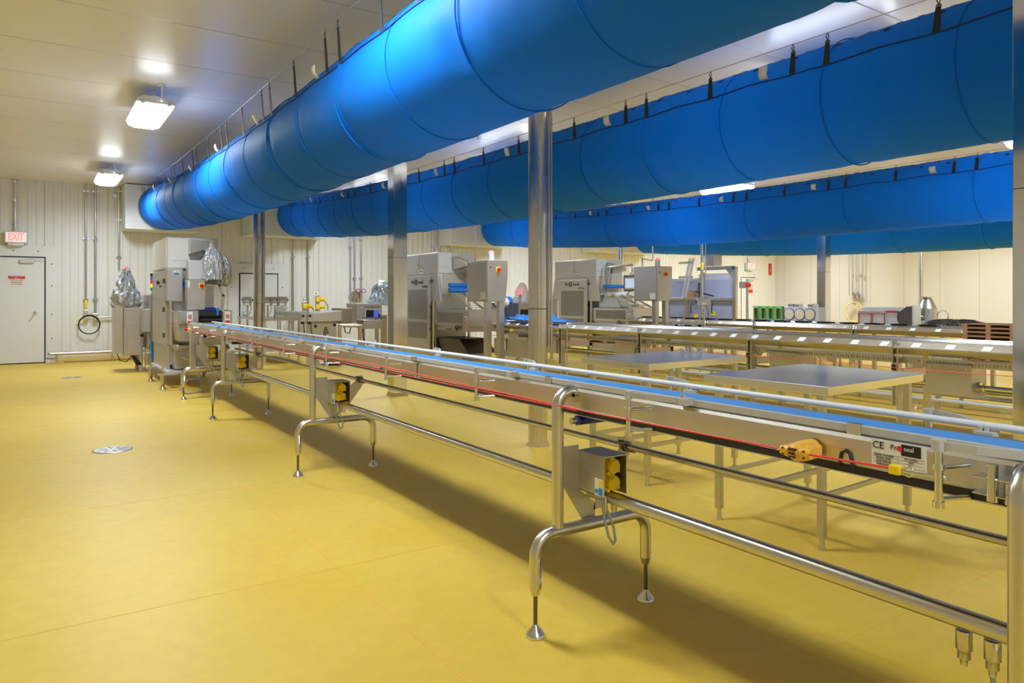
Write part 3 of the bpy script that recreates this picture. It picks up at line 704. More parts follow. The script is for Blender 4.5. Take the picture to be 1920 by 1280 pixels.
# ================================================================ SEALING MACHINES
def machine_core(t, line):
    """local frame: x=0,y=0 near corner; faces -x (doors) and -y (outfeed)"""
    MB().box(0, .84, 0, 1.6, 1.84, 2.28).build('upper_cabinet', silverw, t, bev=.01)
    MB().box(.02, .32, -.006, 0, 1.86, 2.27).build('front_panel', white, t, bev=.003)
    for k, (a, b_) in enumerate(((.02, .79), (.81, 1.58))):
        dd = B(-.014, 0, a, b_, 1.86, 2.26).build('cabinet_door', panel, t, bev=.003)
        yy = b_-.07 if k == 0 else a+.07
        MB().box(-.022, -.014, yy-.02, yy+.02, 2.03, 2.07).build('latch', chrome, dd)
        MB().box(-.018, -.014, yy-.015, yy+.015, 1.98, 2.02).build('hazard_sticker', yel, dd)
    label_text(line, .05, (-.018, .70, 1.90), '-x', t, .19, .08)
    rv = MB()
    for k in range(12): rv.cyl((.04+.022*k, -.008, 1.98), (.04+.022*k, -.005, 1.98), .005, 6)
    rv.build('rivet_row', dsteel, t)
    MB().box(.06, .78, .2, 1.5, .15, 1.84).build('machine_body', panel, t, bev=.01)
    MB().prism([(-.14, 1.27), (1.74, 1.27), (1.6, 1.84), (0, 1.84)], 'x', .0, .055).build('side_shroud', panel, t, bev=.004)
    MB().prism([(0, 1.84), (.30, 1.84), (.24, 1.42), (.06, 1.42)], 'y', -.01, .03).build('front_shroud', white, t, bev=.003)
    dr = B(-.03, 0, .28, 1.42, .22, 1.80).build('guard_door', panel, t, bev=.006)
    B(-.036, -.03, .42, 1.30, .90, 1.52).build('perforated_window', perf, dr); B(-.036, -.03, .42, 1.30, .50, .84).build('lower_window', dsteel if False else perf, dr)
    B(-.04, -.03, .30, 1.40, 1.775, 1.80).build('door_lip', chrome, dr); logo(.86, 1.68, -.034, dr, .105)
    MB().cyl((-.03, .26, 1.72), (-.03, .26, 1.66), .018, 8).cyl((-.03, .26, 1.2), (-.03, .26, 1.14), .018, 8).cyl((-.03, .26, .74), (-.03, .26, .68), .018, 8).build('hinge', dsteel, dr)
    MB().cyl((-.02, .14, .25), (-.02, .14, 1.27), .03, 16).build('corner_post', tubem, t)
    MB().cyl((.82, .14, .25), (.82, .14, 1.84), .03, 16).build('corner_post', tubem, t)
    for sx in (.08, .76):
        for sy in (.3, 1.4):
            m = MB(); foot(m, sx, sy, .2, .04); m.build('foot', chrome, t)
    MB().box(.03, .81, .16, 1.54, .15, .22).build('base_frame', steel, t, bev=.004)
def machine_infeed(t, white_roll):
    B(0, .72, -1.28, .16, .80, 1.11).build('infeed_housing', steel, t, bev=.006)
    B(-.006, 0, -1.0, 0, .86, 1.06).build('perforated_screen', perf, t)
    lp_ = B(-.012, 0, -1.26, -1.04, .70, 1.10).build('warning_plate', panel, t)
    q = B(-.016, -.012, -1.2, -1.1, .86, 1.0).build('warning_label', labelm, lp_); B(-.018, -.016, -1.19, -1.11, .865, .895).build('label_band', redink, q)
    MB().tube(arc((-.018, -1.15, .945), .028, 0, 360, 14, 'yz')[:-1], .003, 5, True).bar((-.018, -1.17, .93), (-.018, -1.13, .96), .004, .006).build('no_hands_symbol', inkm, q)
    MB().tube([(-.04, -.85+.055*cos(2*pi*k/18), .77+.055*sin(2*pi*k/18)) for k in range(18)], .009, 6, True).cyl((-.04, -.85, .77), (.05, -.85, .77), .015, 10).bar((-.04, -.9, .77), (-.04, -.8, .77), .008, .008).build('hand_wheel', blackm, t)
    MB().prism([(-1.2, .70), (.1, .70), (.1, .82), (-1.2, .82)], 'x', .02, .70).build('lower_housing', panel, t, bev=.004)
    MB().box(-.004, .0, -.75, -.15, .72, .78).build('handle_plate', panel, t)
    MB().tube([(-.03, -.6, .76), (-.035, -.6, .735), (-.035, -.42, .735)], .01, 8).build('pull_handle', blackm, t)
    MB().prism([(-1.15, .28), (-.1, .28), (.1, .55), (-.8, .55)], 'x', .05, .68).build('scrap_chute', dsteel, t, bev=.004)
    MB().box(.05, .70, -.9, .2, .12, .28).build('plinth', panel, t, bev=.004)
    # ladder-like infeed slope
    sl = MB()
    for x in (.08, .36, .64): sl.bar((x, -1.22, 1.12), (x, -.42, 1.44), .02, .04)
    sl.build('slope_rail', steel, t)
    s2 = MB()
    for k in range(9):
        f = k/8; s2.bar((.06, -1.2+.76*f, 1.125+.305*f), (.66, -1.2+.76*f, 1.125+.305*f), .018, .018)
    s2.build('slope_slats', tubem, t)
    if white_roll:
        MB().cyl((.05, -.42, 1.42), (.78, -.42, 1.42), .065, 20).build('film_roll', labelm, t); MB().cyl((-.06, -.42, 1.42), (.05, -.42, 1.42), .055, 20).build('film_shaft', cream, t)
        MB().prism([(-.75, 1.12), (.0, 1.12), (0, 1.36), (-.6, 1.36)], 'x', .1, .6).build('film_web', silverw, t)
        MB().cyl((.1, -.18, 1.62), (.7, -.18, 1.62), .045, 16).build('film_roll', bluep, t)
    else:
        for z in (1.50, 1.60): MB().cyl((.10, -.30, z), (.55, -.30, z), .048, 16).build('film_roll', bluep, t)
    MB().box(.1, .84, -.02, .02, 1.45, 1.84).build('back_plate', cream, t)
    # gantry arm
    MB().prism([(-.02, 2.20), (-.55, 2.05), (-.55, 1.98), (-.02, 1.92)], 'x', .34, .48).build('arm_bracket', steel, t, bev=.004)
def cabinet(x, y, label, w_=.41, d_=.67, z0=1.285, z1=1.98, rz=0, leg_h=None):
    with at((x, y, 0), rz):
        t = thing('control_cabinet', (w_/2, d_/2, 0), label, 'control cabinet', 'floor-standing control cabinets')
        MB().prism([(0, z0), (w_-.05, z0), (w_, z0+.6*(z1-z0)), (w_, z1), (0, z1)], 'y', 0, d_).build('enclosure', panel, t, bev=.008)
        B(-.012, 0, .02, d_-.02, z0+.02, z1-.02).build('cabinet_door', panel, t, bev=.004)
        B(-.015, -.012, .05, .2, z0+.04, z0+.16).build('data_label', labelm, t)
        MB().cyl((.06, -.012, z1-.12), (.06, 0, z1-.12), .012, 10).build('cabinet_lock', dsteel, t)
        switch(t, (w_*.52, -.002, z1-.16), '-y', 1.3)
        MB().cyl((.2, .2, z1), (.2, .2, z1+.13), .052, 20).build('beacon_base', silverw, t); MB().lathe((.2, .2, z1+.13), [(.05, 0), (.045, .03), (.02, .045)], 20).build('beacon_lens', beacon, t)
        for lx, ly in ((.06, .12), (w_-.14, .05)):
            MB().box(lx, lx+.1, ly, ly+.1, .02, z0).build('leg', steel, t, bev=.004)
            MB().box(lx-.02, lx+.12, ly-.02, ly+.12, 0, .02).build('foot_plate', steel, t)
    return t
def hmi(t, x, y, z, s=1):
    MB().box(x-.02, x+.02, y-.16*s, y+.16*s, z-.14*s, z+.14*s)
    p = B(x, x+.06, y-.19*s, y+.19*s, z-.16*s, z+.16*s).build('touchscreen', dsteel, t, bev=.01)
    B(x-.004, x, y-.15*s, y+.15*s, z-.12*s, z+.12*s).build('bezel', silverw, p); B(x-.007, x-.004, y-.125*s, y+.125*s, z-.09*s, z+.09*s).build('screen', screenm, p)

# LINE 4 machine
with at((6.83, 12.86, 0)):
    t = thing('tray_sealer', (.4, .5, 0), 'tray sealing machine labelled line 4, behind the square polished column', 'sealing machine', 'tray sealing machines')
    machine_core(t, 'LINE 4'); machine_infeed(t, False)
    MB().tube([(.42, -.05, 1.98), (.42, -.6, 2.02), (.42, -.75, 2.06), (.42, -.78, 2.14), (.42, -.78, CEIL)], .018, 10).build('cable_tube', tubem, t)
    MB().box(.60, .76, -.3, -.02, 1.5, 1.95).build('vertical_duct', cream, t)
cabinet(6.30, YX(914, 6.3), 'stainless control cabinet on two legs with red beacon, beside the line 4 machine')
# LINE 2 machine
with at((11.15, 13.0, 0)):
    t = thing('tray_sealer', (.4, .5, 0), 'tray sealing machine with touchscreen on an arm, right of the nearest round column', 'sealing machine', 'tray sealing machines')
    machine_core(t, 'LINE 5'); machine_infeed(t, True)
    MB().bar((.3, -.15, 2.15), (.3, .05, 1.3), .03, .12).build('diagonal_brace', silverw, t)
    MB().tube([(.2, -.1, 2.06), (.2, -.95, 2.10)]+arc((.2, -.98, 2.03), .07, 90, 180, 6, 'yz')+[(.2, -1.05, 1.9)], .03, 12).build('screen_arm', tubem, t)
    MB().box(.14, .26, -1.1, -1.0, 1.85, 1.92).build('arm_joint', chrome, t, bev=.006)
    hmi(t, .14, -1.02, 1.68, 1.15)
    MB().cyl((.25, -.85, 1.15), (.25, -.85, 1.5), .015, 8).box(.15, .35, -1.3, -.7, 1.14, 1.19).cyl((.2, -1.15, 1.19), (.2, -1.15, 1.3), .03, 12).tube([(.2, -1.15, 1.3), (.2, -1.1, 1.45), (.2, -.95, 1.5), (.2, -.85, 1.42)], .012, 8).build('date_coder', steel, t)
cabinet(10.30, YX(1233, 10.3), 'stainless control cabinet on two legs with red beacon, right of the touchscreen machine')
ct = thing('conduit_drop', (10.5, 10.45, 1.98), 'thin steel conduit dropping from the ceiling with a sideways step onto the right control cabinet', 'conduit')
MB().tube([(10.45, 10.72, 1.98), (10.45, 10.72, 2.12), (10.49, 10.76, 2.16), (11.40, 11.38, 2.17), (11.45, 11.42, 2.21), (11.45, 11.42, CEIL)], .014, 8).build('conduit', tubem, ct)

# LINE 3 machine (left, seen from its outfeed end)
with at((1.74, 12.2, 0)):
    t = thing('tray_sealer', (.4, .5, 0), 'tray sealing machine labelled line 3 at the far end of the long conveyor, on casters', 'sealing machine', 'tray sealing machines')
    MB().box(0, .75, 0, 1.55, 1.80, 2.30).build('upper_cabinet', silverw, t, bev=.012)
    B(-.012, 0, .02, 1.1, 1.82, 2.27).build('cabinet_door', white, t, bev=.004); B(-.012, 0, 1.12, 1.53, 1.82, 2.24).build('cabinet_door', white, t, bev=.004)
    B(.01, .32, -.012, 0, 1.82, 2.28).build('front_panel', white, t, bev=.003); B(.33, .74, -.012, 0, 1.60, 2.26).build('front_panel', panel, t, bev=.003)
    label_text('LINE 3', .075, (.60, -.014, 2.07), '-y', t, .30, .11)
    rv = MB()
    for k in range(8): rv.cyl((.09+.03*k, -.016, 1.93), (.09+.03*k, -.011, 1.93), .006, 6)
    rv.build('rivet_row', dsteel, t)
    B(.05, .70, .05, 1.45, .30, 1.80).build('machine_body', panel, t, bev=.01)
    dr = B(-.02, .04, .06, 1.45, .60, 1.78).build('guard_door', panel, t, bev=.006)
    for z in (.75, .95, 1.15, 1.35): B(-.024, -.018, .15, 1.3, z, z+.006).build('door_rib', steel, dr)
    MB().cyl((-.03, .1, 1.65), (-.03, .1, 1.58), .02, 8).cyl((-.03, .1, 1.2), (-.03, .1, 1.13), .02, 8).cyl((-.03, .1, .8), (-.03, .1, .73), .02, 8).build('hinge', dsteel, dr)
    logo(.75, 1.60, -.024, dr, .07)
    MB().prism([(.06, .22), (1.45, .22), (1.45, .62), (.06, .62)], 'x', .0, .05).build('lower_panel', panel, t, bev=.004)
    MB().cyl((.04, -.12, .62), (.04, -.12, 1.42), .035, 16).build('corner_post', tubem, t)
    sb = B(-.02, .20, -.16, .1, 1.30, 1.80).build('side_enclosure', panel, t, bev=.006)
    B(.06, .16, -.165, -.16, 1.70, 1.77).build('warning_label', labelm, sb); B(.07, .15, -.168, -.165, 1.705, 1.735).build('label_blue', bluep, sb); B(.11, .15, -.168, -.165, 1.74, 1.765).build('label_yellow', yel, sb)
    cb = B(.20, .45, -.55, -.36, 1.165, 1.62).build('control_box', panel, t, bev=.006)
    switch(cb, (.40, -.552, 1.53), '-y', 1.1); B(.205, .235, -.553, -.55, 1.51, 1.6).build('box_label', labelm, cb)
    MB().bar((.33, -.40, 1.35), (.33, .05, 1.35), .06, .06).build('box_bracket', steel, t)
    for z in (1.52, 1.60): MB().cyl((.16, -.02, z), (.50, -.02, z), .035, 16).build('film_roll', bluep, t)
    gd = MB()
    for k in range(11): gd.box(.50, .74, -.30, -.288, 1.18+.032*k, 1.194+.032*k)
    gd.bar((.50, -.3, 1.15), (.50, -.3, 1.55), .02, .02).bar((.745, -.3, 1.15), (.77, -.3, 1.40), .02, .05).bar((.77, -.3, 1.37), (.70, -.3, 1.56), .02, .03).box(.48, .74, -.31, -.28, 1.53, 1.56)
    gd.build('slatted_guard', steel, t)
    hb = B(.24, .46, -.40, -.18, 1.625, 1.93).build('screen_housing', silverw, t, bev=.02)
    MB().prism([(.30, 2.25), (.46, 2.23), (.50, 2.16), (.44, 2.08), (.30, 2.03)], 'y', -.22, -.02).build('arm_bracket', steel, t, bev=.004)
    MB().bar((.30, -.25, 2.06), (.50, -.25, 2.14), .03, .05).build('arm_rail', tubem, t)
    # outfeed housing
    B(.05, .33, -.75, .05, .95, 1.16).build('outfeed_housing', steel, t, bev=.02, seg=3)
    B(.66, .80, -.75, .05, .95, 1.16).build('outfeed_housing', steel, t, bev=.01)
    for xx in (.20, .73):
        q = B(xx-.04, xx+.04, -.758, -.75, .965, 1.14).build('warning_plate', labelm, t); B(xx-.033, xx+.033, -.762, -.758, .97, 1.005).build('label_band', redink, q)
        MB().tube([(xx+.024*cos(2*pi*k/14), -.763, 1.07+.028*sin(2*pi*k/14)) for k in range(14)], .004, 5, True).bar((xx-.015, -.763, 1.055), (xx+.015, -.763, 1.085), .005, .008).build('no_hands_symbol', redink, q)
    for z, r_ in ((1.01, .035), (1.09, .045), (1.13, .02)): MB().cyl((.33, -.62, z), (.66, -.62, z), r_, 16).build('black_roller', blackm, t)
    MB().box(.42, .62, -.50, -.3, 1.13, 1.20).build('blue_drive', blued, t, bev=.01)
    MB().box(.59, .62, -.70, -.66, 1.08, 1.20).build('blue_lever', bluep, t, bev=.005)
    MB().cyl((.10, -.60, .76), (.24, -.60, .76), .022, 12).build('handle_shaft', tubem, t)
    MB().cyl((.16, -.66, .76), (.16, -.64, .76), .05, 16).build('hand_wheel', blackm, t)
    MB().prism([(.05, .95), (.33, .95), (.28, .70), (.08, .70)], 'y', -.7, .05).build('lower_hopper', panel, t, bev=.005)
    MB().cyl((.30, -.68, .50), (.30, -.68, .83), .02, 12).build('down_tube', tubem, t)
    B(.06, .45, -.45, .05, .56, .64).build('curved_tray', steel, t, bev=.02)
    B(.08, .50, -.2, .06, .25, .60).build('front_skirt', panel, t, bev=.01)
    MB().bar((.14, -.6, .45), (.50, -.6, .36), .5, .01).build('scrap_tray', steel, t)
    B(-.05, .62, -.35, 1.5, .20, .235).build('base_frame', silverw, t, bev=.004)
    for sx, sy in ((-.14, -.58), (-.14, .72), (.72, -.3), (.72, .9)):
        f = MB().box(sx-.06, sx+.2*(1 if sx < 0 else -1)+.0, sy-.05, sy+.08, .205, .225); foot(f, sx, sy, .34, .045); f.cyl((sx, sy, .08), (sx, sy, .21), .028, 14).build('levelling_foot', steel, t)
        w2 = MB().lathe((sx+.02, sy+.16, .088), [(.06, -.020), (.088, -.018), (.088, .018), (.06, .020)], 24, 'x').build('caster_wheel', redm, t)
        MB().lathe((sx+.02, sy+.16, .088), [(.001, -.023), (.062, -.023), (.062, .023), (.001, .023)], 20, 'x').build('wheel_hub', labelm, w2)
        MB().box(sx-.008, sx-.004, sy+.14, sy+.18, .08, .20).box(sx+.044, sx+.048, sy+.14, sy+.18, .08, .20).box(sx-.008, sx+.048, sy+.08, sy+.20, .19, .205).build('caster_fork', chrome, w2)
    MB().tube([(.30, -.70, .55), (.27, -.8, .3), (.30, -1.1, .12), (.25, -1.35, .02), (.05, -1.4, .015), (.0, -1.2, .06), (.12, -1.05, .16), (.26, -.9, .15)], .012, 8).build('loose_cable', hosew, t)

# crumpled bags ----------------------------------------------------
def crumple(name, c, prof, m, label, cat, amp=.05, n=110, seed=0, sq=(1, 1), parent=None, tie=None):
    vs = []; c = Vector(c); M_ = len(prof); rows = []
    fine = []
    for i in range(M_-1):
        for j in range(9):
            f = j/9; fine.append((prof[i][0]*(1-f)+prof[i+1][0]*f, prof[i][1]*(1-f)+prof[i+1][1]*f))
    fine.append(prof[-1])
    for r, h in fine:
        for k in range(n):
            a = 2*pi*k/n
            q = (1-abs(noise.noise(Vector((cos(a)*2.4+seed, sin(a)*2.4, h*4)))*2))*1.1-.7
            q2 = (1-abs(noise.noise(Vector((cos(a)*5.5+seed*2, sin(a)*5.5, h*12)))*2))-.6
            q3 = (1-abs(noise.noise(Vector((cos(a)*12+seed*3, sin(a)*12, h*26)))*2))-.6
            pl = abs(sin(a*7+h*5+3*noise.noise(Vector((cos(a), sin(a)+seed, h*3)))))-.5
            rr = r+(q*amp+q2*amp*.55+q3*amp*.25+pl*amp*.7)*(min(1, r/.08))
            vs.append(c+Vector((rr*cos(a)*sq[0], rr*sin(a)*sq[1], h+.03*q*min(1, r/.08))))
    L = len(fine)
    mb = MB().add(vs, [(i*n+k, i*n+(k+1)%n, (i+1)*n+(k+1)%n, (i+1)*n+k) for i in range(L-1) for k in range(n)], True)
    mb.add(vs[:n]+vs[(L-1)*n:], [list(range(n))[::-1], [n+k for k in range(n)]], True)
    o = mb.build(name, m, parent)
    if parent is None: tag(o, label, cat)
    return o
crumple('plastic_bag', (2.33, 11.83, 1.63), [(.14, 0), (.15, .14), (.14, .28), (.10, .40), (.04, .48), (.03, .56), (.05, .62)], poly, 'grey plastic bag tied over the screen of the line 3 machine', 'plastic bag', .035, seed=3)
crumple('plastic_bag', (2.50, 12.0, 1.56), [(.11, 0), (.13, .1), (.13, .26), (.08, .40), (.03, .46)], poly, 'darker grey plastic bag hanging behind the tied bag on the line 3 machine', 'plastic bag', .03, seed=9)

# ---- left background: reject cabinet with bagged terminal
xq = XY(228, 15.0)
with at((1.24, 14.75, 0)):
    t = thing('reject_cabinet', (.2, .3, 0), 'narrow stainless cabinet under the plastic bag with the red light, against the far wall', 'cabinet')
    B(0, .14, 0, .55, .33, 1.22).build('side_housing', steel, t, bev=.006)
    B(.14, .44, -.10, .55, .30, 1.17).build('housing', panel, t, bev=.006)
    MB().prism([(.20, .33), (.41, .33), (.41, .78), (.385, .85), (.34, .89), (.27, .89), (.225, .85), (.20, .78)], 'y', -.112, -.10).build('access_hatch', panel, t, bev=.003)
    MB().cyl((.43, -.12, .66), (.43, -.08, .66), .03, 12).build('hatch_knob', blackm, t)
    B(.40, .46, .0, .1, 0, .62).build('leg', steel, t); B(.38, .44, .4, .46, 0, .34).build('leg', steel, t)
    MB().tube([(.05, .2, .33), (.1, .15, .2), (.2, .1, .17), (.3, .1, .3)], .008, 8).build('cable', blackm, t)
    MB().prism([(.24, .33), (.30, .33), (.44, .12), (.36, .10)], 'y', .0, .12).build('chute', blackm, t)
    MB().cyl((.2, .2, 1.17), (.2, .2, 1.86), .02, 10).build('beacon_pole', steel, t); MB().cyl((.2, .2, 1.86), (.2, .2, 1.93), .045, 16).build('beacon_lens', beacon, t)
crumple('plastic_bag', (1.44, 14.94, 1.16), [(.20, 0), (.25, .07), (.23, .18), (.17, .34), (.115, .50), (.07, .64), (.045, .74)], poly, 'large crumpled grey plastic bag tied under a red light against the left wall', 'plastic bag', .045, seed=1)
with at((1.73, 14.2, 0)):
    t = thing('infeed_unit', (.3, .5, 0), 'stainless infeed unit on levelling feet left of the line 3 machine', 'machine')
    B(0, .08, 0, 1.3, .42, 1.40).build('side_panel', steel, t, bev=.005)
    MB().prism([(0, .5), (1.2, .5), (1.2, 1.36), (0, 1.46)], 'x', .08, .65).build('housing', panel, t, bev=.006)
    B(-.12, .0, -.25, .05, .75, 1.15).build('junction_box', panel, t, bev=.008)
    B(-.05, .10, -.1, .2, .16, .38).build('motor_cover', steel, t, bev=.01)
    MB().tube([(-.02, -.15, .75), (0, -.2, .55), (.05, -.2, .35)], .014, 8).build('conduit', hosew, t)
    MB().prism([(.0, .25), (.05, .25), (.02, .60), (-.01, .60)], 'y', -.35, -.28).build('blue_cloth', bluep, t)
    for fx, fy in ((.03, 1.2), (.03, .75), (.05, .1), (.6, .1), (.6, 1.2)):
        m = MB(); foot(m, fx, fy, .45, .045); m.build('levelling_foot', tubem, t)
sl_ = thing('stack_light', (1.70, 13.85, 1.42), 'signal tower with blue, red, amber and green segments left of the line 3 machine', 'signal light')
sx0, sy0 = XY(285, 14.1), 14.1
for k, (mm, nm) in enumerate(((ledg, 'green_segment'), (leda, 'amber_segment'), (ledr, 'red_segment'), (ledb, 'blue_segment'), (blackm, 'cap_segment'))):
    MB().cyl((sx0, sy0, 1.475+.062*k), (sx0, sy0, 1.532+.062*k), .028, 16).build(nm, mm, sl_)
MB().cyl((sx0, sy0, 1.40), (sx0, sy0, 1.475), .012, 10).cyl((sx0, sy0, 1.40), (sx0, sy0, 1.41), .03, 10).build('pole', chrome, sl_)

# rail bumper at the far left wall
rb = thing('wheel_bumper_rail', (1.0, 17.4, 0), 'low stainless bumper rail along the far wall between the door and the bagged cabinet', 'bumper rail')
x0, x1 = XY(93, 17.35), 2.2
MB().tube([(x0, 17.4, .20), (x1, 17.4, .20)], .035, 16).ball((x0, 17.4, .20), .035).build('rail', tubem, rb)
for x in (x0+.12, 1.42, 2.1): MB().cyl((x, 17.4, 0), (x, 17.4, .19), .02, 12).build('post', tubem, rb)
MB().box(x0, x0+.25, 17.3, 17.5, 0, .03).build('pad', concyel, rb)

# ================================================================ WALL FITTINGS
def conduit(px, ytop, ybot, label, r=.02, off=.05, Y=WALLY, coup=()):
    x = XY(px, Y-off); zt = ytop if ytop > 3 else CEIL
    t = thing('wall_conduit', (x, Y-off, ZZ(ybot, x, Y)), label, 'conduit', 'steel conduits on the far wall')
    zb = ZZ(ybot, x, Y-off)
    MB().cyl((x, Y-off, zb), (x, Y-off, CEIL), r, 12).build('pipe', tubem, t)
    for z in [zb+(CEIL-zb)*f for f in (.15, .6, .95)]: MB().box(x-.05, x+.05, Y-off, Y, z-.015, z+.015).cyl((x, Y-off, z-.03), (x, Y-off, z+.03), r+.008, 12).build('pipe_clip', chrome, t)
    return t, x, zb
conduit(28, 0, 432, 'steel conduit dropping to the exit sign above the left door')
t1, xa, za = conduit(161, 0, 600, 'steel conduit right of the left door, ending in a yellow-handled valve')
MB().box(xa-.025, xa+.025, 17.6, 17.66, za+.25, za+.42).build('yellow_handle', yel, t1, bev=.004)
MB().box(xa-.035, xa+.035, 17.6, 17.68, za, za+.22).cyl((xa, 17.62, za+.1), (xa+.12, 17.6, za+.12), .015, 8).build('valve_body', tubem, t1, bev=.006)
MB().box(xa-.17, xa-.02, 17.60, 17.62, za-.01, za+.015).build('lever', yel, t1)
t1, xb, zb = conduit(179, 0, 598, 'steel conduit beside the coiled black hose, near the bagged cabinet', r=.024)
MB().box(xb-.045, xb+.045, 17.58, 17.69, zb-.03, zb+.12).cyl((xb, 17.62, zb+.03), (xb+.45, 17.62, zb+.05), .02, 8).build('junction', tubem, t1, bev=.008)
hs = MB().tube([(xb-.12+.20*cos(2*pi*k/28), 17.56+.01*sin(k), .78+.20*sin(2*pi*k/28)) for k in range(28)], .009, 8, True).tube([(xb-.12+.19*cos(2*pi*k/28), 17.58, .775+.19*sin(2*pi*k/28)) for k in range(28)], .008, 8, True).build('coiled_hose', rubber)
tag(hs, 'coiled black hose hanging below the wall conduits at the far left', 'hose')
conduit(223, 0, 505, 'steel conduit rising from the red light over the large plastic bag')
for px, yb, lb in ((550, 640, 'steel conduit right of the small wall door'), (578, 640, 'steel conduit above the left yellow cable reel'), (657, 585, 'steel conduit left of the hose valves'), (665, 545, 'water pipe with red valve wheel'), (677, 545, 'water pipe with blue valve wheel'), (812, 475, 'steel conduit on the wall behind the line 4 machine, left'), (824, 475, 'steel conduit on the wall behind the line 4 machine, middle'), (846, 475, 'steel conduit on the wall behind the line 4 machine, right'), (1403, 492, 'steel conduit dropping to the far exit sign')):
    conduit(px, 0, yb, lb)
# corrugated trim strips on the wall
# exit signs
def exit_sign(x, z, label, s=1.0, side=-.0):
    t = thing('exit_sign', (x, WALLY-.1, z), label, 'exit sign', 'red exit signs')
    B(x-.19*s, x+.19*s, WALLY-.16, WALLY-.02, z-.11*s, z+.12*s).build('housing', silverw, t, bev=.01)
    B(x-.175*s, x+.175*s, WALLY-.166, WALLY-.16, z-.095*s, z+.105*s).build('face_plate', exitface, t)
    text('EXIT', .215*s, (x, WALLY-.170, z+.005), '-y', exit_em, t, depth=.002, sx=.60, bold=.002)
    MB().prism([(x-.15*s, z-.11*s), (x+.15*s, z-.11*s), (x+.12*s, z-.16*s), (x-.12*s, z-.16*s)], 'y', WALLY-.14, WALLY-.04).box(x-.06, x+.06, WALLY-.16, WALLY-.14, z-.17, z-.12).build('battery_base', white, t, bev=.004)
exit_sign(XY(30, 17.55), ZZ(445, XY(30, 17.55), 17.55), 'lit red exit sign above the door at the left edge')
exit_sign(XY(1408, 17.55), ZZ(499, XY(1408, 17.55), 17.55), 'lit red exit sign above the far right door', 1.05)
fs = thing('fire_point_sign', (24.0, 17.68, 2.1), 'narrow upright red sign on the far wall right of the far exit door', 'sign')
fx = XY(1443.5, WALLY)
B(fx-.09, fx+.09, WALLY-.02, WALLY-.003, ZZ(515.5, fx, WALLY), ZZ(494, fx, WALLY)).build('sign_board', redink, fs)
for k, ch in enumerate('FIRE'): text(ch, .09, (fx, WALLY-.024, ZZ(494, fx, WALLY)-.11-.07*k), '-y', labelm, fs)
# small sensor
ms = thing('wall_sensor', (1.85, 17.6, 3.4), 'small grey sensor high on the far wall left of the duct box', 'sensor')
zx = XY(216, WALLY); zz_ = ZZ(368, zx, WALLY); MB().cyl((zx, WALLY-.06, zz_), (zx, WALLY, zz_), .05, 16).build('body', silverw, ms)
# yellow cable reels
for px, zs, lb in ((573, (1.14,), 'yellow wall socket left of the pair, above the sloping stainless conveyor'), (597, (1.30, 1.12), 'pair of yellow wall sockets above the sloping stainless conveyor')):
    x = XY(px, 17.0)
    t = thing('yellow_socket', (x, 17.0, .9), lb, 'socket', 'yellow sockets on posts')
    MB().box(x-.05, x+.05, 17.05, 17.11, .95, zs[0]+.12).box(x-.02, x+.02, 17.08, 17.14, 0, .95).build('back_post', steel, t, bev=.004)
    MB().lathe((x, 17.08, zs[0]+.12), [(.03, 0), (.03, .05), (.012, .06), (.012, .12)], 10).build('gland', steel, t)
    for z in zs:
        MB().box(x-.07, x+.05, 16.96, 17.05, z-.05, z+.06).cyl((x+.05, 16.97, z), (x+.14, 16.93, z+.01), .045, 14).build('socket', yel, t, bev=.01)
    MB().tube([(x+.12, 16.93, zs[0]), (x+.20, 16.9, zs[0]-.15), (x+.22, 16.9, zs[0]-.45)], .009, 8).build('cable', blackm, t)
# hose valves on the far wall
def valves(x, y, z, label, wall='far'):
    t = thing('hose_station', (x, y, z-.3), label, 'valve station', 'hose valve stations')
    if wall == 'far':
        e = Vector((1, 0, 0)); nrm = Vector((0, -1, 0))
    else:
        e = Vector((0, -1, 0)); nrm = Vector((-1, 0, 0))
    P = lambda u, v, h: Vector((x, y, z))+e*u+nrm*v+Vector((0, 0, h))
    MB().bar(P(-.15, .03, -.06), P(.15, .03, -.06), .02, .2).build('back_plate', steel, t, bev=.02)
    for u, mm, nm in ((-.07, redm, 'red_wheel'), (.08, bluep, 'blue_wheel')):
        MB().cyl(P(u, .08, -.25), P(u, .08, .1), .02, 10).cyl(P(u, .08, .03), P(u, .16, .03), .025, 10).build('valve', tubem, t)
        MB().tube([P(u+.05+.05*cos(2*pi*k/16), .18, .05+.05*sin(2*pi*k/16)) for k in range(16)], .010, 6, True).build(nm, mm, t)
    MB().cyl(P(0, .1, -.12), P(0, .1, -.36), .03, 12).build('mixer', steel, t)
    return t, P
valves(XY(671, 17.55), 17.65, ZZ(549, XY(671, 17.6), 17.6), 'wall valves with red and blue wheels left of the metal detector bag')
t, P = valves(24.4, YX(1604, 24.3), ZZ(553, 24.3, YX(1604, 24.3)), 'wall valves with red and blue wheels above the coiled pale hose', 'right')
for u in (-.30, -.14, .10, .24): MB().cyl(P(u*.9, .04, 0), P(u*.9, .04, CEIL-P(0, 0, 0).z), .018, 8).build('supply_pipe', tubem, t)
for u in (-.12, .17): MB().cyl(P(u, .05, .62), P(u, .05, .74), .035, 10).build('coupling', tubem, t)
hz = MB()
for k in range(4):
    a0 = .24+.03*k; c_ = P(-.05+.06*k-.10, .12+.03*k, -.60)
    hz.tube([c_+Vector((0, -a0*cos(2*pi*j/24), (.32+.01*k)*sin(2*pi*j/24))) for j in range(24)], .018, 8, True)
tag(hz.build('coiled_hose', hosey), 'pale yellow coiled hose hanging on the right wall', 'hose')
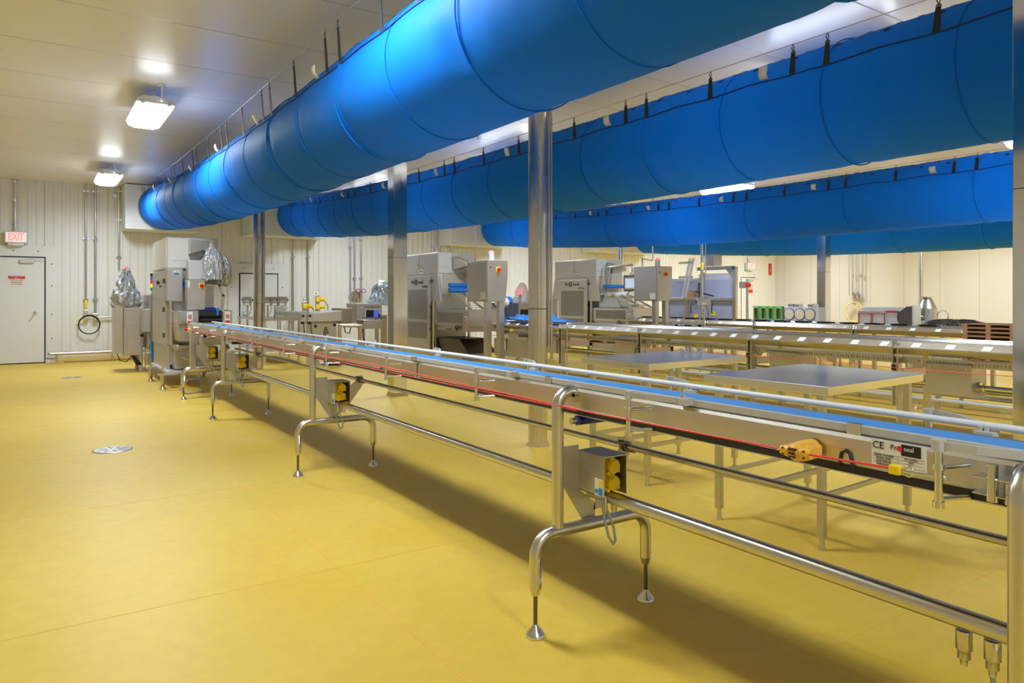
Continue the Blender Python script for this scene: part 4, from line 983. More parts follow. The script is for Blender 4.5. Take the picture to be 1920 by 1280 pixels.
# floor drains
def drain(px, py, label, r=.16):
    d = EYE*F/(py-HZ); rr = (px-960)/F; x, y = d*(SY+CY*rr), d*(CY-SY*rr)
    t = thing('floor_drain', (x, y, 0), label, 'drain', 'round floor drains')
    MB().lathe((x, y, 0), [(r, 0), (r, .003), (r-.015, .004)], 32).build('rim', steel, t)
    g = MB().lathe((x, y, 0), [(r-.02, 0), (r-.02, .006)], 32).build('grate', chrome, t)
    s = MB()
    for k in range(8):
        a = 2*pi*k/8; s.bar((x+.05*cos(a), y+.05*sin(a), .0064), (x+.12*cos(a+.2), y+.12*sin(a+.2), .0064), .014, .001)
    s.build('slots', blackm, g)
drain(211, 843, 'round stainless floor drain nearer the viewer on the open yellow floor')
drain(136, 708, 'round stainless floor drain farther away, near the left door')
# sprinklers
for k, (px, py, X) in enumerate(((1234, 128, 3.6), (896, 258, 3.6), (712, 322, 3.6), (1768, 28, 7.2))):
    d = (CEIL-EYE)*F/(HZ-py+8); rr = (px-960)/F; x, y = d*(SY+CY*rr), d*(CY-SY*rr)
    t = thing('sprinkler_head', (x, y, CEIL-.08), ['ceiling sprinkler head just under the nearest duct, right of the round column', 'ceiling sprinkler head between the two columns', 'ceiling sprinkler head left of the square column', 'ceiling sprinkler head near the top right corner'][k], 'sprinkler', 'ceiling sprinkler heads')
    MB().lathe((x, y, CEIL), [(.05, 0), (.05, -.008), (.018, -.012), (.016, -.05), (.008, -.06)], 14).build('body', chrome, t)
    MB().tube([(x-.012, y, CEIL-.05), (x-.014, y, CEIL-.08), (x, y, CEIL-.09), (x+.014, y, CEIL-.08), (x+.012, y, CEIL-.05)], .003, 6).build('frame', chrome, t)

# ================================================================ SCALE TABLE, METAL DETECTOR (between line 3 and line 4)
with at((4.55, 15.85, 0)):
    t = thing('scale_bench', (0, 0, 0), 'stainless bench on thin legs carrying three weighing terminals, behind the round column', 'bench')
    MB().box(-.68, .30, -1.1, 1.1, .88, .92).build('bench_top', steel, t, bev=.004)
    for sx in (-.64, .27):
        for sy in (-1.05, -.35, .35, 1.05):
            m = MB().box(sx-.02, sx+.02, sy-.02, sy+.02, .05, .88); foot(m, sx, sy, .06, .03); m.build('leg', steel, t)
    MB().box(-.66, .28, -1.05, 1.05, .25, .28).build('lower_shelf', steel, t)
def terminal(x, y, zb, label, zt=1.18, w_=.17, stand=True, face=R(-20), pole=True):
    with at((x, y, 0), face):
        t = thing('weighing_terminal', (0, 0, zb), label, 'scale terminal', 'weighing terminals')
        h = B(-w_/2, w_/2, -.06, .05, zt, zt+.14).build('display_head', panel, t, bev=.01)
        MB().cyl((-w_/2-.02, 0, zt+.07), (-w_/2, 0, zt+.07), .025, 12).cyl((w_/2, 0, zt+.07), (w_/2+.02, 0, zt+.07), .025, 12).build('side_knob', blackm, h)
        B(-.04, .04, -.063, -.06, zt+.02, zt+.06).build('display_label', labelm, h)
        MB().box(-w_/2+.02, -w_/2+.04, -.02, .02, zt-.05, zt).box(w_/2-.04, w_/2-.02, -.02, .02, zt-.05, zt).box(-w_/2+.02, w_/2-.02, -.02, .02, zt-.055, zt-.045).build('yoke', steel, t)
        if pole: MB().cyl((0, 0, zb), (0, 0, zt-.05), .02, 12).box(-.05, .05, -.05, .05, zb, zb+.008).build('pole', steel, t)
        MB().tube([(.04, .02, zt), (.08, .03, zt-.12), (.03, .03, zb+.05)], .006, 6).build('cable', blackm, t)
for px, yy, lb in ((464, 16.6, 'weighing terminal on a thin pole left of the round column'), (502, 16.3, 'weighing terminal just right of the round column'), (516, 16.1, 'middle weighing terminal on the scale bench'), (530, 15.72, 'rightmost weighing terminal on the scale bench')):
    x_ = XY(px, yy); terminal(x_, yy, .92, lb, zt=ZZ(568, x_, yy), w_=.2)
with at((4.58, 15.15, 0)):
    t = thing('bench_scale', (0, 0, .92), 'stainless bench scale with raised platform on the right end of the scale bench', 'scale')
    B(-.28, .27, -.35, .40, .92, 1.0).build('scale_base', steel, t, bev=.006)
    B(-.25, .25, -.30, .35, 1.0, 1.06).build('platform', panel, t, bev=.004)
    B(-.28, -.05, .32, .40, .92, 1.16).build('side_block', cream, t, bev=.006)
# checkweigher / metal detector
def P3(px, Y): return XY(px, Y)
md = thing('metal_detector', (5.6, 14.6, 0), 'metal detector with small screen under a silver plastic bag, left of the square column', 'metal detector')
y_ = 14.2; xa, xb = XY(668, y_), XY(716, y_)
MB().box(xa, xb, y_, y_+.55, ZZ(606, xa, y_), ZZ(572, xa, y_)).build('detector_head', panel, md, bev=.01)
B(xa-.004, xb+.01, y_-.012, y_+.56, ZZ(572.5, xa, y_), ZZ(568.5, xa, y_)).build('top_cover', silverw, md, bev=.004)
sx0, sx1 = XY(683, y_), XY(713, y_); sc_ = B(sx0, sx1, y_-.02, y_, ZZ(598, sx0, y_), ZZ(579, sx0, y_)).build('screen_frame', labelm, md, bev=.004)
B(sx0+.03, (sx0+sx1)/2+.02, y_-.024, y_-.02, ZZ(595, sx0, y_), ZZ(581, sx0, y_)).build('screen_dark', blackm, sc_); B((sx0+sx1)/2+.02, sx1-.03, y_-.024, y_-.02, ZZ(595, sx0, y_), ZZ(581, sx0, y_)).build('screen', screenb, sc_)
text('METAL DETECTOR', .040, ((sx0+sx1)/2, y_-.003, ZZ(575.7, sx0, y_)), '-y', inkm, md, sx=1.0)
for px in (676, 682, 708): x_ = XY(px, y_+.2); B(x_-.02, x_+.02, y_+.18, y_+.22, 0, ZZ(606, xa, y_)).build('leg', steel, md)
y2 = 13.6; fa, fb = XY(637, y2), XY(722, y2)
MB().tube([(fa, y2, .80), (XY(680, y2), y2, .78)], .03, 12).build('frame_tube', tubem, md)
for px, zt in ((637, .82), (675, .8), (706, .95), (717, 1.0), (722, 1.0)):
    x_ = XY(px, y2); MB().box(x_-.03, x_+.03, y2-.03, y2+.03, 0, zt).build('leg', mat('brass_toned_steel', (.62, .52, .34), .35, 1) if 'brass_toned_steel' not in MATS else MATS['brass_toned_steel'], md)
B(XY(680, y2), XY(715, y2), y2-.05, y2+.3, .72, .90).build('drive_housing', steel, md, bev=.006)
B(XY(690, y2), XY(722, y2), y2-.06, y2+.2, .935, .95).build('belt', blued, md)
MB().cyl((XY(711, y2), y2, .95), (XY(711, y2), y2, 1.02), .02, 10).cyl((XY(719, y2), y2, .95), (XY(719, y2), y2, .99), .02, 10).build('knob', blackm, md)
MB().tube([(XY(645, y2), y2, .78), (XY(648, y2), y2, .66), (XY(655, y2), y2, .64), (XY(658, y2), y2, .76)], .012, 8).tube([(XY(680, y2), y2, .72), (XY(682, y2), y2, .5), (XY(690, y2), y2, .4)], .012, 8).build('cable', blackm, md)
bagx = XY(715, 14.5)
crumple('plastic_bag', (bagx, 14.5, ZZ(572, bagx, 14.5)), [(.30, 0), (.28, .12), (.18, .28), (.16, .40), (.07, .50), (.03, .54)], mat('silver_polythene', (.62, .70, .72), .2, .4, bump=.35, bump_scale=20, coat=.5), 'silver-blue plastic bag on top of the metal detector', 'plastic bag', .05, seed=5)
# sloping box conveyor left of it
sc2 = thing('checkweigher', (5.1, 14.3, 0), 'stainless checkweigher conveyor on a cream pedestal left of the metal detector', 'conveyor')
y_ = 13.95; xa, xb = XY(587, y_), XY(641, y_)
MB().add([(xa, y_, ZZ(602, xa, y_)), (xb, y_, ZZ(602, xb, y_)), (xb, y_, ZZ(582, xb, y_)), (xa, y_, ZZ(588, xa, y_)), (xa+.1, y_+.65, .96), (xb+.1, y_+.65, .96), (xb+.1, y_+.65, 1.09), (xa+.1, y_+.65, 1.06)], [(0,1,2,3),(4,7,6,5),(0,4,5,1),(1,5,6,2),(2,6,7,3),(3,7,4,0)]).build('conveyor_body', steelh, sc2, bev=.006)
B(XY(641, y_), XY(662, y_), y_+.05, y_+.6, ZZ(607, xb, y_), ZZ(578, xb, y_)).build('end_housing', mat('bronze_toned_cover', (.40, .33, .26), .35, .9), sc2, bev=.006)
for px in (567, 580):
    x_ = XY(px, y_); q = B(x_-.07, x_+.06, y_-.1, y_+.05, ZZ(603, x_, y_), ZZ(587, x_, y_)).build('terminal_box', panel, sc2, bev=.006)
    MB().cyl((x_-.02, y_-.12, ZZ(592, x_, y_)), (x_-.02, y_-.1, ZZ(592, x_, y_)), .025, 10).cyl((x_-.02, y_-.1, ZZ(605, x_, y_)), (x_-.02, y_-.02, ZZ(605, x_, y_)), .03, 10).build('cable_gland', blackm, q)
    MB().tube([(x_, y_-.05, .87), (x_+.03, y_-.05, .65), (x_+.1, y_-.05, .5)], .007, 6).build('cable', blackm, q)
xa2, xb2 = XY(589, y_), XY(636, y_)
zt = .86
MB().prism([(xa2, .25), (xa2+.14, .25), (xa2+.20, .45), (xa2+.20, .62), (xa2+.25, .76), (xb2-.22, .76), (xb2-.17, .62), (xb2-.17, .45), (xb2-.11, .25), (xb2, .25), (xb2-.02, zt), (xa2, zt)], 'y', y_+.1, y_+.5).build('pedestal', cream, sc2, bev=.01)
MB().box(xa2, xa2+.14, y_+.1, y_+.5, 0, .25).box(xb2-.11, xb2, y_+.1, y_+.5, 0, .25).build('pedestal_foot', cream, sc2)
MB().cyl((xa2+.06, y_+.09, .78), (xa2+.06, y_+.1, .78), .03, 12).cyl((xb2-.06, y_+.09, .80), (xb2-.06, y_+.1, .80), .03, 12).build('plug_hole', blackm, sc2)

# ================================================================ TRAY CONVEYORS (B: nearer, C: farther)
def tray_line(X0, W, ya, yb, zs, posts, boxes, label, tags=True, cord=True, pipe=True):
    t = thing('tray_conveyor', (X0+W/2, (ya+yb)/2, 0), label, 'conveyor', 'long tray-filling conveyors')
    # sloping apron strips
    MB().prism([(X0-.10, zs), (X0-.005, zs+.055), (X0-.005, zs+.045), (X0-.10, zs-.012)], 'y', ya, yb).build('apron_strip', steelh, t)
    MB().prism([(X0-.10, zs-.012), (X0-.08, zs-.012), (X0-.02, zs-.06), (X0-.03, zs-.07)], 'y', ya, yb).build('apron_skirt', steelh, t)
    for dx in (.02, .14, W-.14, W-.02): MB().cyl((X0+dx, ya, zs+.065), (X0+dx, yb, zs+.065), .008, 8).build('guide_rod', chrome, t)
    B(X0, X0+W, ya, yb, zs-.02, zs+.02).build('bed', steelh, t)
    B(X0-.005, X0+.01, ya, yb, zs-.16, zs-.10).build('lower_beam', steelh, t)
    ch = MB(); y = ya
    while y < yb-.02: ch.box(X0-.018, X0-.006, y, y+.016, zs-.145, zs-.115); y += .03
    ch.build('chain', steel, t)
    ch = MB(); y = ya
    while y < yb-.02: ch.box(X0+.02, X0+.036, y, y+.016, zs+.02, zs+.045); y += .035
    ch.build('chain', steel, t)
    for p in posts:
        q = MB().box(X0-.10, X0-.02, p-.006, p+.006, .30, zs+.06).box(X0-.09, X0-.01, p-.05, p-.035, 0.0, zs+.04).build('post', steel, t, bev=.003)
        MB().box(X0+W-.06, X0+W, p-.05, p+.0, 0, zs).box(X0, X0+W, p-.05, p-.01, zs-.3, zs-.22).build('rear_post', steel, t)
        B(X0-.11, X0-.10, p-.035, p+.005, zs-.22, zs-.17).build('cord_guide', blackm, q)
    y = ya+.5
    while y < yb-.4:
        MB().prism([(y-.10, zs-.09), (y+.10, zs-.09), (y+.03, zs-.20), (y-.03, zs-.20)], 'x', X0-.012, X0-.006).cyl((X0-.03, y, zs-.13), (X0-.01, y, zs-.13), .012, 8).build('gusset', steel, t); y += .9
    if tags:
        y = ya+.12; 
        while y < yb-.1:
            MB().add([(X0-.094, y, zs+.006), (X0-.094, y+.075, zs+.006), (X0-.030, y+.075, zs+.043), (X0-.030, y, zs+.043)], [(0, 1, 2, 3)]).build('number_tag', labelm, t, solid=.002); y += .305 if X0 < 8 else .36
    if cord: MB().tube([(X0-.115, ya+(yb-ya)*k/16, zs-.195-.006*sin(k*pi/1.5)) for k in range(17)], .0035, 6).build('pull_cord', cordm, t)
    for bb in boxes:
        q = B(X0-.04, X0+.26, bb, bb+.40, zs-.42, zs-.13).build('drive_box', panel, t, bev=.006)
        m = MB()
        for dy in (.04, .36):
            for dz in (-.17, -.38): m.cyl((X0-.046, bb+dy, zs+dz), (X0-.04, bb+dy, zs+dz), .010, 8)
        m.build('cover_bolt', chrome, q)
        MB().cyl((X0+.1, bb-.02, zs-.34), (X0+.1, bb, zs-.34), .05, 16).cyl((X0+.1, bb-.06, zs-.34), (X0+.1, bb-.045, zs-.34), .04, 16).build('pipe_union', chrome, q)
    if pipe: MB().tube([(X0+.1, ya+.2, zs-.34), (X0+.1, yb-.2, zs-.34)], .024, 12).build('cable_pipe', tubem, t)
    MB().tube([(X0+W-.04, ya, .45), (X0+W-.04, yb, .45)], .022, 10).build('stretcher', tubem, t)
    return t
tB = tray_line(7.05, .55, 1.2, 11.0, .872, [1.9, 3.70, 5.40, 7.22, 9.0, 10.75], [3.02, 4.74, 7.35, 9.15], 'tray conveyor with numbered tags running behind the two empty tables')
tC = tray_line(11.0, .55, 3.2, 11.65, .85, [4.7, 6.45, 8.35, 9.9, 11.2], [], 'farther tray conveyor carrying black trays, beneath the green frame', pipe=False, cord=False)
# black trays on C
tr = None
k = 0
y = 5.35
while y < 11.6:
    lb = 'shallow black plastic tray in the row on the farther conveyor'
    if tr is None:
        tr = thing('plastic_tray', (11.12, y, .935), lb, 'tray', 'black trays on the far conveyor')
        tr['label'] = lb
        MB().add([(11.04,y-.12,.922),(11.16,y-.12,.922),(11.16,y+.12,.922),(11.04,y+.12,.922),(11.03,y-.13,.945),(11.17,y-.13,.945),(11.17,y+.13,.945),(11.03,y+.13,.945),(11.02,y-.14,.945),(11.18,y-.14,.945),(11.18,y+.14,.945),(11.02,y+.14,.945)],[(0,1,2,3),(0,4,5,1),(1,5,6,2),(2,6,7,3),(3,7,4,0),(4,8,9,5),(5,9,10,6),(6,10,11,7),(7,11,8,4)]).build('tray_body', blackm, tr, solid=.003)
    else: dup(tr, (11.12, y, .935))
    y += .42; k += 1
lt = dup(tr, (11.12, 3.93, .935), 'single black plastic tray at the near end of the farther conveyor, apart from the row')
# vertical guide posts standing at B
for px, zt, lb in ((1063, 1.0, 'thin bent steel post left of the first numbered plate'), ):
    y_ = YX(px, 6.9); t = thing('guide_post', (6.9, y_, 0), 'thin steel post standing in front of the tray conveyor, right of the blue film', 'post')
    MB().cyl((6.9, y_, .0), (6.9, y_, .93), .012, 10).tube([(6.9, y_, .93), (6.92, y_, .955), (6.98, y_, .96)], .012, 8).build('rod', tubem, t); MB().box(6.87, 6.93, y_-.03, y_+.03, 0, .02).build('base', steel, t)
# low box conveyor D
D0, D1 = 8.9, 9.5
t = thing('box_conveyor', (9.2, 6.5, 0), 'low roller conveyor on short feet between the two tray conveyors', 'conveyor')
for x in (D0, D1):
    MB().tube([(x, 2.6, .14), (x, 10.6, .14)], .028, 12).build('base_rail', silverw, t); B(x-.015, x+.015, 2.6, 10.6, .56, .63).build('side_rail', steel, t)
    y = 2.9
    while y < 10.6:
        m = MB().box(x-.02, x+.02, y-.02, y+.02, .0, .58); m.lathe((x, y+.25, 0), [(.025, 0), (.02, .02), (.012, .03), (.012, .12)], 10); m.build('leg', steel, t); y += 1.3
ro = MB(); y = 2.7
while y < 10.5: ro.cyl((D0+.02, y, .60), (D1-.02, y, .60), .022, 10); y += .1
ro.build('rollers', tubem, t)
for x in (D0-.2,): pass
# stacked slatted wooden trays
yp = YX(1905, 9.2)
for k in range(9):
    z = .63+.047*k
    t = thing('wooden_pallet', (9.2, 3.5, z), 'small brown slatted pallet in the stack at the right edge' + (', topmost' if k == 8 else ', second from the top' if k == 7 else ', third from the top' if k == 6 else ', lower part of the stack'), 'pallet', 'stacked brown pallets')
    x0, x1, y0, y1 = 8.95, 9.45, 3.42, 3.95
    MB().box(x0, x1, y0, y1, z+.036, z+.045).build('deck', wood, t)
    for dy in (0, .24, .48): MB().box(x0, x1, y0+dy, y0+dy+.05, z+.008, z+.036).build('bearer', wood, t)
    for dx in (0, .225, .45): MB().box(x0+dx, x0+dx+.05, y0, y1, z, z+.008).build('base_board', wood, t)
# ================================================================ THINGS BEYOND THE FAR TRAY LINE
def far_table(x0, x1, y0, y1, z, label):
    t = thing('steel_bench', ((x0+x1)/2, (y0+y1)/2, 0), label, 'bench', 'stainless benches beyond the tray lines')
    B(x0, x1, y0, y1, z-.04, z).build('bench_top', steel, t, bev=.003)
    for x in (x0+.05, x1-.05):
        for y in (y0+.05, y1-.05): B(x-.02, x+.02, y-.02, y+.02, 0, z-.04).build('leg', steel, t)
    return t
X_ = 12.6
ya, yb = YX(1535, X_), YX(1408, X_)
zt = .86
far_table(X_-.05, X_+.7, ya-.1, yb+.1, zt, 'bench under the green-framed tool and the plate with three discs')
t = thing('green_tool_frame', (X_, (YX(1411, X_)+YX(1467, X_))/2, zt), 'green tool frame with four rounded openings on the far bench', 'sealing tool')
y0, y1 = YX(1467, X_), YX(1412, X_); z1 = zt+.32
hm = MB().box(X_, X_+.05, y0, y1, zt, zt+.045).box(X_, X_+.05, y0, y1, z1-.045, z1)
for k in range(5):
    yy = y0+(y1-y0)*k/4; hm.box(X_, X_+.05, max(y0, yy-.022), min(y1, yy+.022), zt, z1)
hm.build('frame', green, t, bev=.012)
for k in range(4):
    ym = y0+(y1-y0)*(k+.5)/4; hw = (y1-y0)/8-.03
    pts = []
    for (sy, sz, a0) in ((1, 1, 0), (-1, 1, 90), (-1, -1, 180), (1, -1, 270)):
        for j in range(4): a = R(a0+30*j); pts.append((X_-.004, ym+sy*(hw-.04)+.04*cos(a), (zt+z1)/2+sz*(.12-.04)+.04*sin(a)))
    MB().tube(pts, .010, 6, True).build('opening_rim', green, t)
B(X_+.05, X_+.40, y0, y1, zt+.02, z1-.02).build('tool_body', steel, t, bev=.01)
t = thing('disc_tool_plate', (X_, (YX(1470, X_)+YX(1528, X_))/2, zt), 'pale blue tool plate with three round beige discs beside the green frame', 'sealing tool')
y0, y1 = YX(1529, X_), YX(1471, X_)
B(X_, X_+.35, y0, y1, zt, z1-.02).build('plate', lilac, t, bev=.008)
for k in range(3):
    ym = y0+(y1-y0)*(k+.5)/3
    q = MB().lathe((X_-.008, ym, zt+.165), [(.118, 0), (.118, .01)], 32, 'x').build('disc_gasket', blackm, t); MB().lathe((X_-.014, ym, zt+.165), [(.106, 0), (.106, .008)], 32, 'x').build('disc', beige, q)
for yy in (y0+.15, y0+.45, y1-.1): B(X_+.05, X_+.2, yy-.06, yy+.06, z1-.02, z1+.05).build('top_fitting', steel, t, bev=.01)
B(X_-.03, X_+.01, y0-.06, y0-.02, zt-.03, z1+.05).build('end_handle', silverw, t)
pinkm = mat('faded_red_gasket', (.62, .16, .12), .5)
# second tool with red-edged windows
ya, yb = YX(1706, X_), YX(1600, X_)
far_table(X_-.05, X_+.3, ya, yb+.1, .82, 'bench under the tool with two red-edged windows and the funnel')
zt = .82
t = thing('windowed_tool', (X_, (YX(1608, X_)+YX(1690, X_))/2, zt), 'stainless sealing tool with two red-edged windows on the far bench right of the pale hose', 'sealing tool')
y0, y1 = YX(1686, X_), YX(1607, X_)
B(X_+.03, X_+.45, y0, y1, zt+.01, zt+.30).build('tool_body', steel, t, bev=.01)
MB().prism([(y0, zt+.30), (y1, zt+.30), (y1-.08, zt+.36), (y0+.08, zt+.36)], 'x', X_+.06, X_+.42).build('tool_top', silverw, t, bev=.006)
L_ = y1-y0
for a, b_, mm in ((.66, .98, pinkm), (.34, .65, pinkm), (.02, .32, silverw)):
    p0, p1 = y0+L_*a, y0+L_*b_
    q = MB().box(X_, X_+.03, p0, p1, zt+.02, zt+.032).box(X_, X_+.03, p0, p1, zt+.238, zt+.25).box(X_, X_+.03, p0, p0+.014, zt+.02, zt+.25).box(X_, X_+.03, p1-.014, p1, zt+.02, zt+.25).build('window_frame', mm, t)
    B(X_+.02, X_+.028, p0+.02, p1-.02, zt+.04, zt+.23).build('window', silverw, q)
B(X_-.01, X_, y0+.9*L_*0+.02, y0+L_*.3, zt+.27, zt+.30).build('red_strip', redm, t)
t = thing('valve_block', (X_, YX(1697, X_), zt), 'grey valve block standing on end between the windowed tool and the funnel', 'valve block')
ym = YX(1697, X_)
MB().prism([(ym-.12, zt), (ym+.02, zt), (ym+.14, zt+.12), (ym+.14, zt+.26), (ym-.02, zt+.38), (ym-.12, zt+.38)], 'x', X_, X_+.2).build('block', dsteel, t, bev=.01); B(X_-.02, X_+.22, ym-.16, ym-.13, zt-.0, zt+.40).build('end_plate', silverw, t)
t = thing('steel_funnel', (13.2, YX(1738, 13.2), .98), 'stainless funnel hopper standing upside down on the far bench', 'funnel')
ym = YX(1738, 13.2)
MB().lathe((13.2, ym, .94), [(.165, 0), (.165, .22)], 32).lathe((13.2, ym, .94), [(.165, .22), (.075, .40)], 32).lathe((13.2, ym, .94), [(.075, .40), (.075, .415)], 32).build('cone', steel, t); MB().lathe((13.2, ym, 1.355), [(.13, 0), (.13, .012)], 24).build('rim', chrome, t)
t = thing('work_ledge', (13.2, YX(1740, 13.2), 0), 'cream-coloured ledge carrying the funnel', 'bench'); B(12.95, 13.45, YX(1776, 13.2), YX(1706, 13.2), .86, .94).build('ledge', cream, t, bev=.01)
for yy in (YX(1770, 13.2), YX(1710, 13.2)): B(13.15, 13.25, yy-.03, yy+.03, 0, .86).build('leg', cream, t)
t = thing('steel_ring', (13.1, YX(1768, 13.1), .94), 'stainless ring standing on edge right of the funnel', 'ring part')
MB().tube([(13.1, YX(1768, 13.1)+.09*cos(2*pi*k/20), 1.04+.09*sin(2*pi*k/20)) for k in range(20)], .012, 8, True).build('ring', chrome, t)
t = thing('pipe_fittings', (12.95, YX(1715, 13), .94), 'pile of bright pipe fittings left of the funnel', 'pipe fittings'); t['kind'] = 'stuff'
m = MB()
for k in range(7):
    c_ = Vector((13.0+random.uniform(-.05, .1), YX(1717, 13)+random.uniform(-.12, .12), .965+.03*(k % 3))); a = random.uniform(0, 6); m.cyl(c_, c_+Vector((.08*cos(a), .08*sin(a), random.uniform(-.01, .06))), .022, 10)
m.build('fittings', chrome, t)
bb_ = crumple('bin_bag', (12.5, YX(1790, 12.5), .815), [(.35, 0), (.42, .05), (.36, .12), (.2, .17), (.05, .18)], blackbag, 'black bin bag lying crumpled beyond the farther tray conveyor', 'bin bag', .05, seed=12, sq=(.6, 1.2))
far_table(12.2, 12.85, YX(1835, 12.5), YX(1745, 12.5), .80, 'bench under the black bin bag')

# case erector behind far tray conveyor
X_ = 13.3
t = thing('case_packer', (X_+.5, 11.8, 0), 'case packing machine with pale blue see-through guards left of the far exit door', 'packing machine')
y0, y1 = YX(1378, X_), YX(1250, X_); yc = YX(1318, X_)
for px, zt in ((1251, 1.90), (1318, 1.95), (1378, 2.06)):
    yy = YX(px, X_); 
    for xx, y3 in ((X_, yy), (X_+.9, YX(px-3, X_+.9))): B(xx-.04, xx+.04, y3-.05, y3+.05, 0, zt).build('frame_post', steel, t, bev=.004)
for px in (1289,): B(X_-.04, X_+.04, YX(px, X_)-.04, YX(px, X_)+.04, 0, 1.32).build('frame_post', steel, t)
MB().box(X_-.04, X_+.04, y0, yc+.15, 2.0, 2.08).prism([(y0+.05, 1.80), (y0+.25, 2.0), (y0+.05, 2.0)], 'x', X_-.01, X_+.01).build('top_beam', steel, t)
B(X_-.10, X_+.04, y0, y1, 1.29, 1.35).build('mid_beam', steel, t, bev=.004)
for a, b_, za, zb in ((y0+.05, yc-.05, 1.35, 1.92), (yc+.05, y1-.05, 1.35, 1.82), (y0+.05, yc-.05, .3, 1.29), (yc+.05, y1-.05, .3, 1.29)):
    B(X_-.006, X_+.006, a, b_, za, zb).build('guard_panel', glassl, t)
B(X_+.93, X_+.95, YX(1374, X_+.9), YX(1252, X_+.9), .3, 1.8).build('rear_panel', lilac, t)
for yy in (y0+.65, yc+.35): MB().tube([(X_-.01, yy-.03, 1.0), (X_-.06, yy-.03, 1.0), (X_-.06, yy-.03, 1.2), (X_-.01, yy-.03, 1.2)], .012, 8).build('guard_handle', blackm, t)
for yy, zz_ in ((y0+.62, .93), (yc+.2, .85)): B(X_-.02, X_-.008, yy-.06, yy+.06, zz_, zz_+.1).build('yellow_sticker', yel, t)
for k in range(5): B(X_+.2, X_+.5, y0+.35+.45*k, y0+.55+.45*k, .55, .95+.06*(k % 2)).build('inner_mechanism', dsteel if k % 2 else labelm, t, bev=.01)
for a in (1.0, 1.25):
    MB().bar((X_-.14, yc+a*.42, 1.36), (X_-.1, yc+a*.42-.22, 2.30), .06, .03, up=(1, 0, 0)).build('slide_rail', silverw, t)
for zz in (1.85, 2.2): MB().bar((X_-.12, yc+.2, zz), (X_-.12, yc+.65, zz), .02, .05).build('slide_crossbar', steel, t)
qb = B(X_-.1, X_+.2, YX(1343, X_), YX(1322, X_), 2.10, 2.36).build('top_box', steel, t, bev=.006); B(X_-.104, X_-.1, YX(1328, X_), YX(1323, X_), 2.13, 2.33).build('terminal_strip', labelm, qb)
MB().cyl((X_-.06, y0+1.0, 1.35), (X_-.06, y0+1.0, 1.66), .012, 8).ball((X_-.06, y0+1.0, 1.68), .028).build('lever', blackm, t)
MB().bar((X_-.08, y0+.55, 1.39), (X_-.08, y0+1.1, 1.50), .03, .03).build('gas_strut', blackm, t)
B(X_-.12, X_-.1, y0+.85, y0+1.05, 1.22, 1.32).build('name_plate', cream, t)
cb = thing('cardboard_piece', (X_-.05, yc+.35, 1.35), 'bent brown cardboard piece lying on the case packer beam', 'cardboard'); MB().prism([(yc+.20, 1.352), (yc+.52, 1.352), (yc+.48, 1.46), (yc+.38, 1.54), (yc+.22, 1.48)], 'x', X_-.03, X_+.0).build('sheet', card, cb)
es = thing('stop_post', (12.3, YX(1402, 12.3), 0), 'thin steel post with a red stop button right of the case packer', 'post'); yy = YX(1401, 12.3)
MB().cyl((12.3, yy, 0), (12.3, yy, ZZ(523, 12.3, yy)), .025, 10).build('post', steel, es); MB().cyl((12.22, yy-.05, ZZ(534, 12.3, yy)), (12.3, yy-.05, ZZ(534, 12.3, yy)), .045, 14).build('stop_button', redm, es); B(12.27, 12.33, yy-.05, yy+.18, ZZ(540, 12.3, yy), ZZ(528, 12.3, yy)).build('switch_box', steel, es)
hr = MB()
t = thing('ceiling_drop_pipe', (11.9, YX(1317, 11.9), .9), 'pair of slim steel pipes dropping from the ceiling in front of the case packer', 'pipes'); yy = YX(1316, 11.9)
MB().cyl((11.9, yy, .9), (11.9, yy, CEIL), .03, 12).build('pipe', tubem, t); MB().cyl((11.9, yy-.1, 2.0), (11.9, yy-.1, CEIL), .012, 8).tube([(11.9, yy-.1, 2.0), (11.88, yy-.12, 1.9), (11.9, yy-.08, 1.8), (11.9, yy-.1, 1.7)], .012, 6).build('thin_pipe', tubem, t)
B(11.85, 11.88, yy-.06, yy-.02, 1.95, 2.1).build('yellow_tap', yel, t)
# scale table between B and C
table('scale_table', 10.05, 9.0, .7, 2.1, .83, 'stainless scale table between the two tray conveyors', brace=False)
with at((9.95, YX(1290, 9.95), 0)):
    t = thing('platform_scale', (0, 0, .83), 'grey platform scale left of the pole-mounted indicator', 'scale'); B(-.2, .2, -.22, .22, .86, .92).build('platform', panel, t, bev=.006)
    MB().box(-.15, -.11, -.18, -.14, .83, .86).box(-.15, -.11, .14, .18, .83, .86).box(.11, .15, -.18, -.14, .83, .86).box(.11, .15, .14, .18, .83, .86).build('foot', rubber, t)
terminal(9.9, YX(1320, 9.9), .83, 'weighing terminal on a square pole in front of the case packer', zt=ZZ(573, 9.9, YX(1320, 9.9)), w_=.24, face=R(-50))

# ================================================================ THINGS AT THE LEFT END OF B
def sheet(name, pts, m, label, cat, th=.004):
    n = len(pts); k = len(pts[0]); vs = [p for row in pts for p in row]
    fs = [(i*k+j, i*k+j+1, (i+1)*k+j+1, (i+1)*k+j) for i in range(n-1) for j in range(k-1)]
    o = MB().add(vs, fs, True).build(name, m, solid=th); return tag(o, label, cat)
def bluesheet(ya, yb, x0, x1, label, seed):
    rows = []
    for i in range(26):
        f = i/25; row = []
        for j in range(12):
            g = j/11; x = x0+(x1-x0)*g+.03*noise.noise(Vector((f*5+seed, g*3, 1)))
            y = ya+(yb-ya)*f+.05*noise.noise(Vector((g*4, f*3+seed, 4)))
            z = .955+.10*abs(noise.noise(Vector((f*4+seed, g*4, 0))))+.07*math.exp(-((f-.6)/.18)**2)*sin(pi*g)
            row.append((x, y, z))
        rows.append(row)
    return sheet('plastic_sheet', rows, bluep, label, 'plastic sheet')
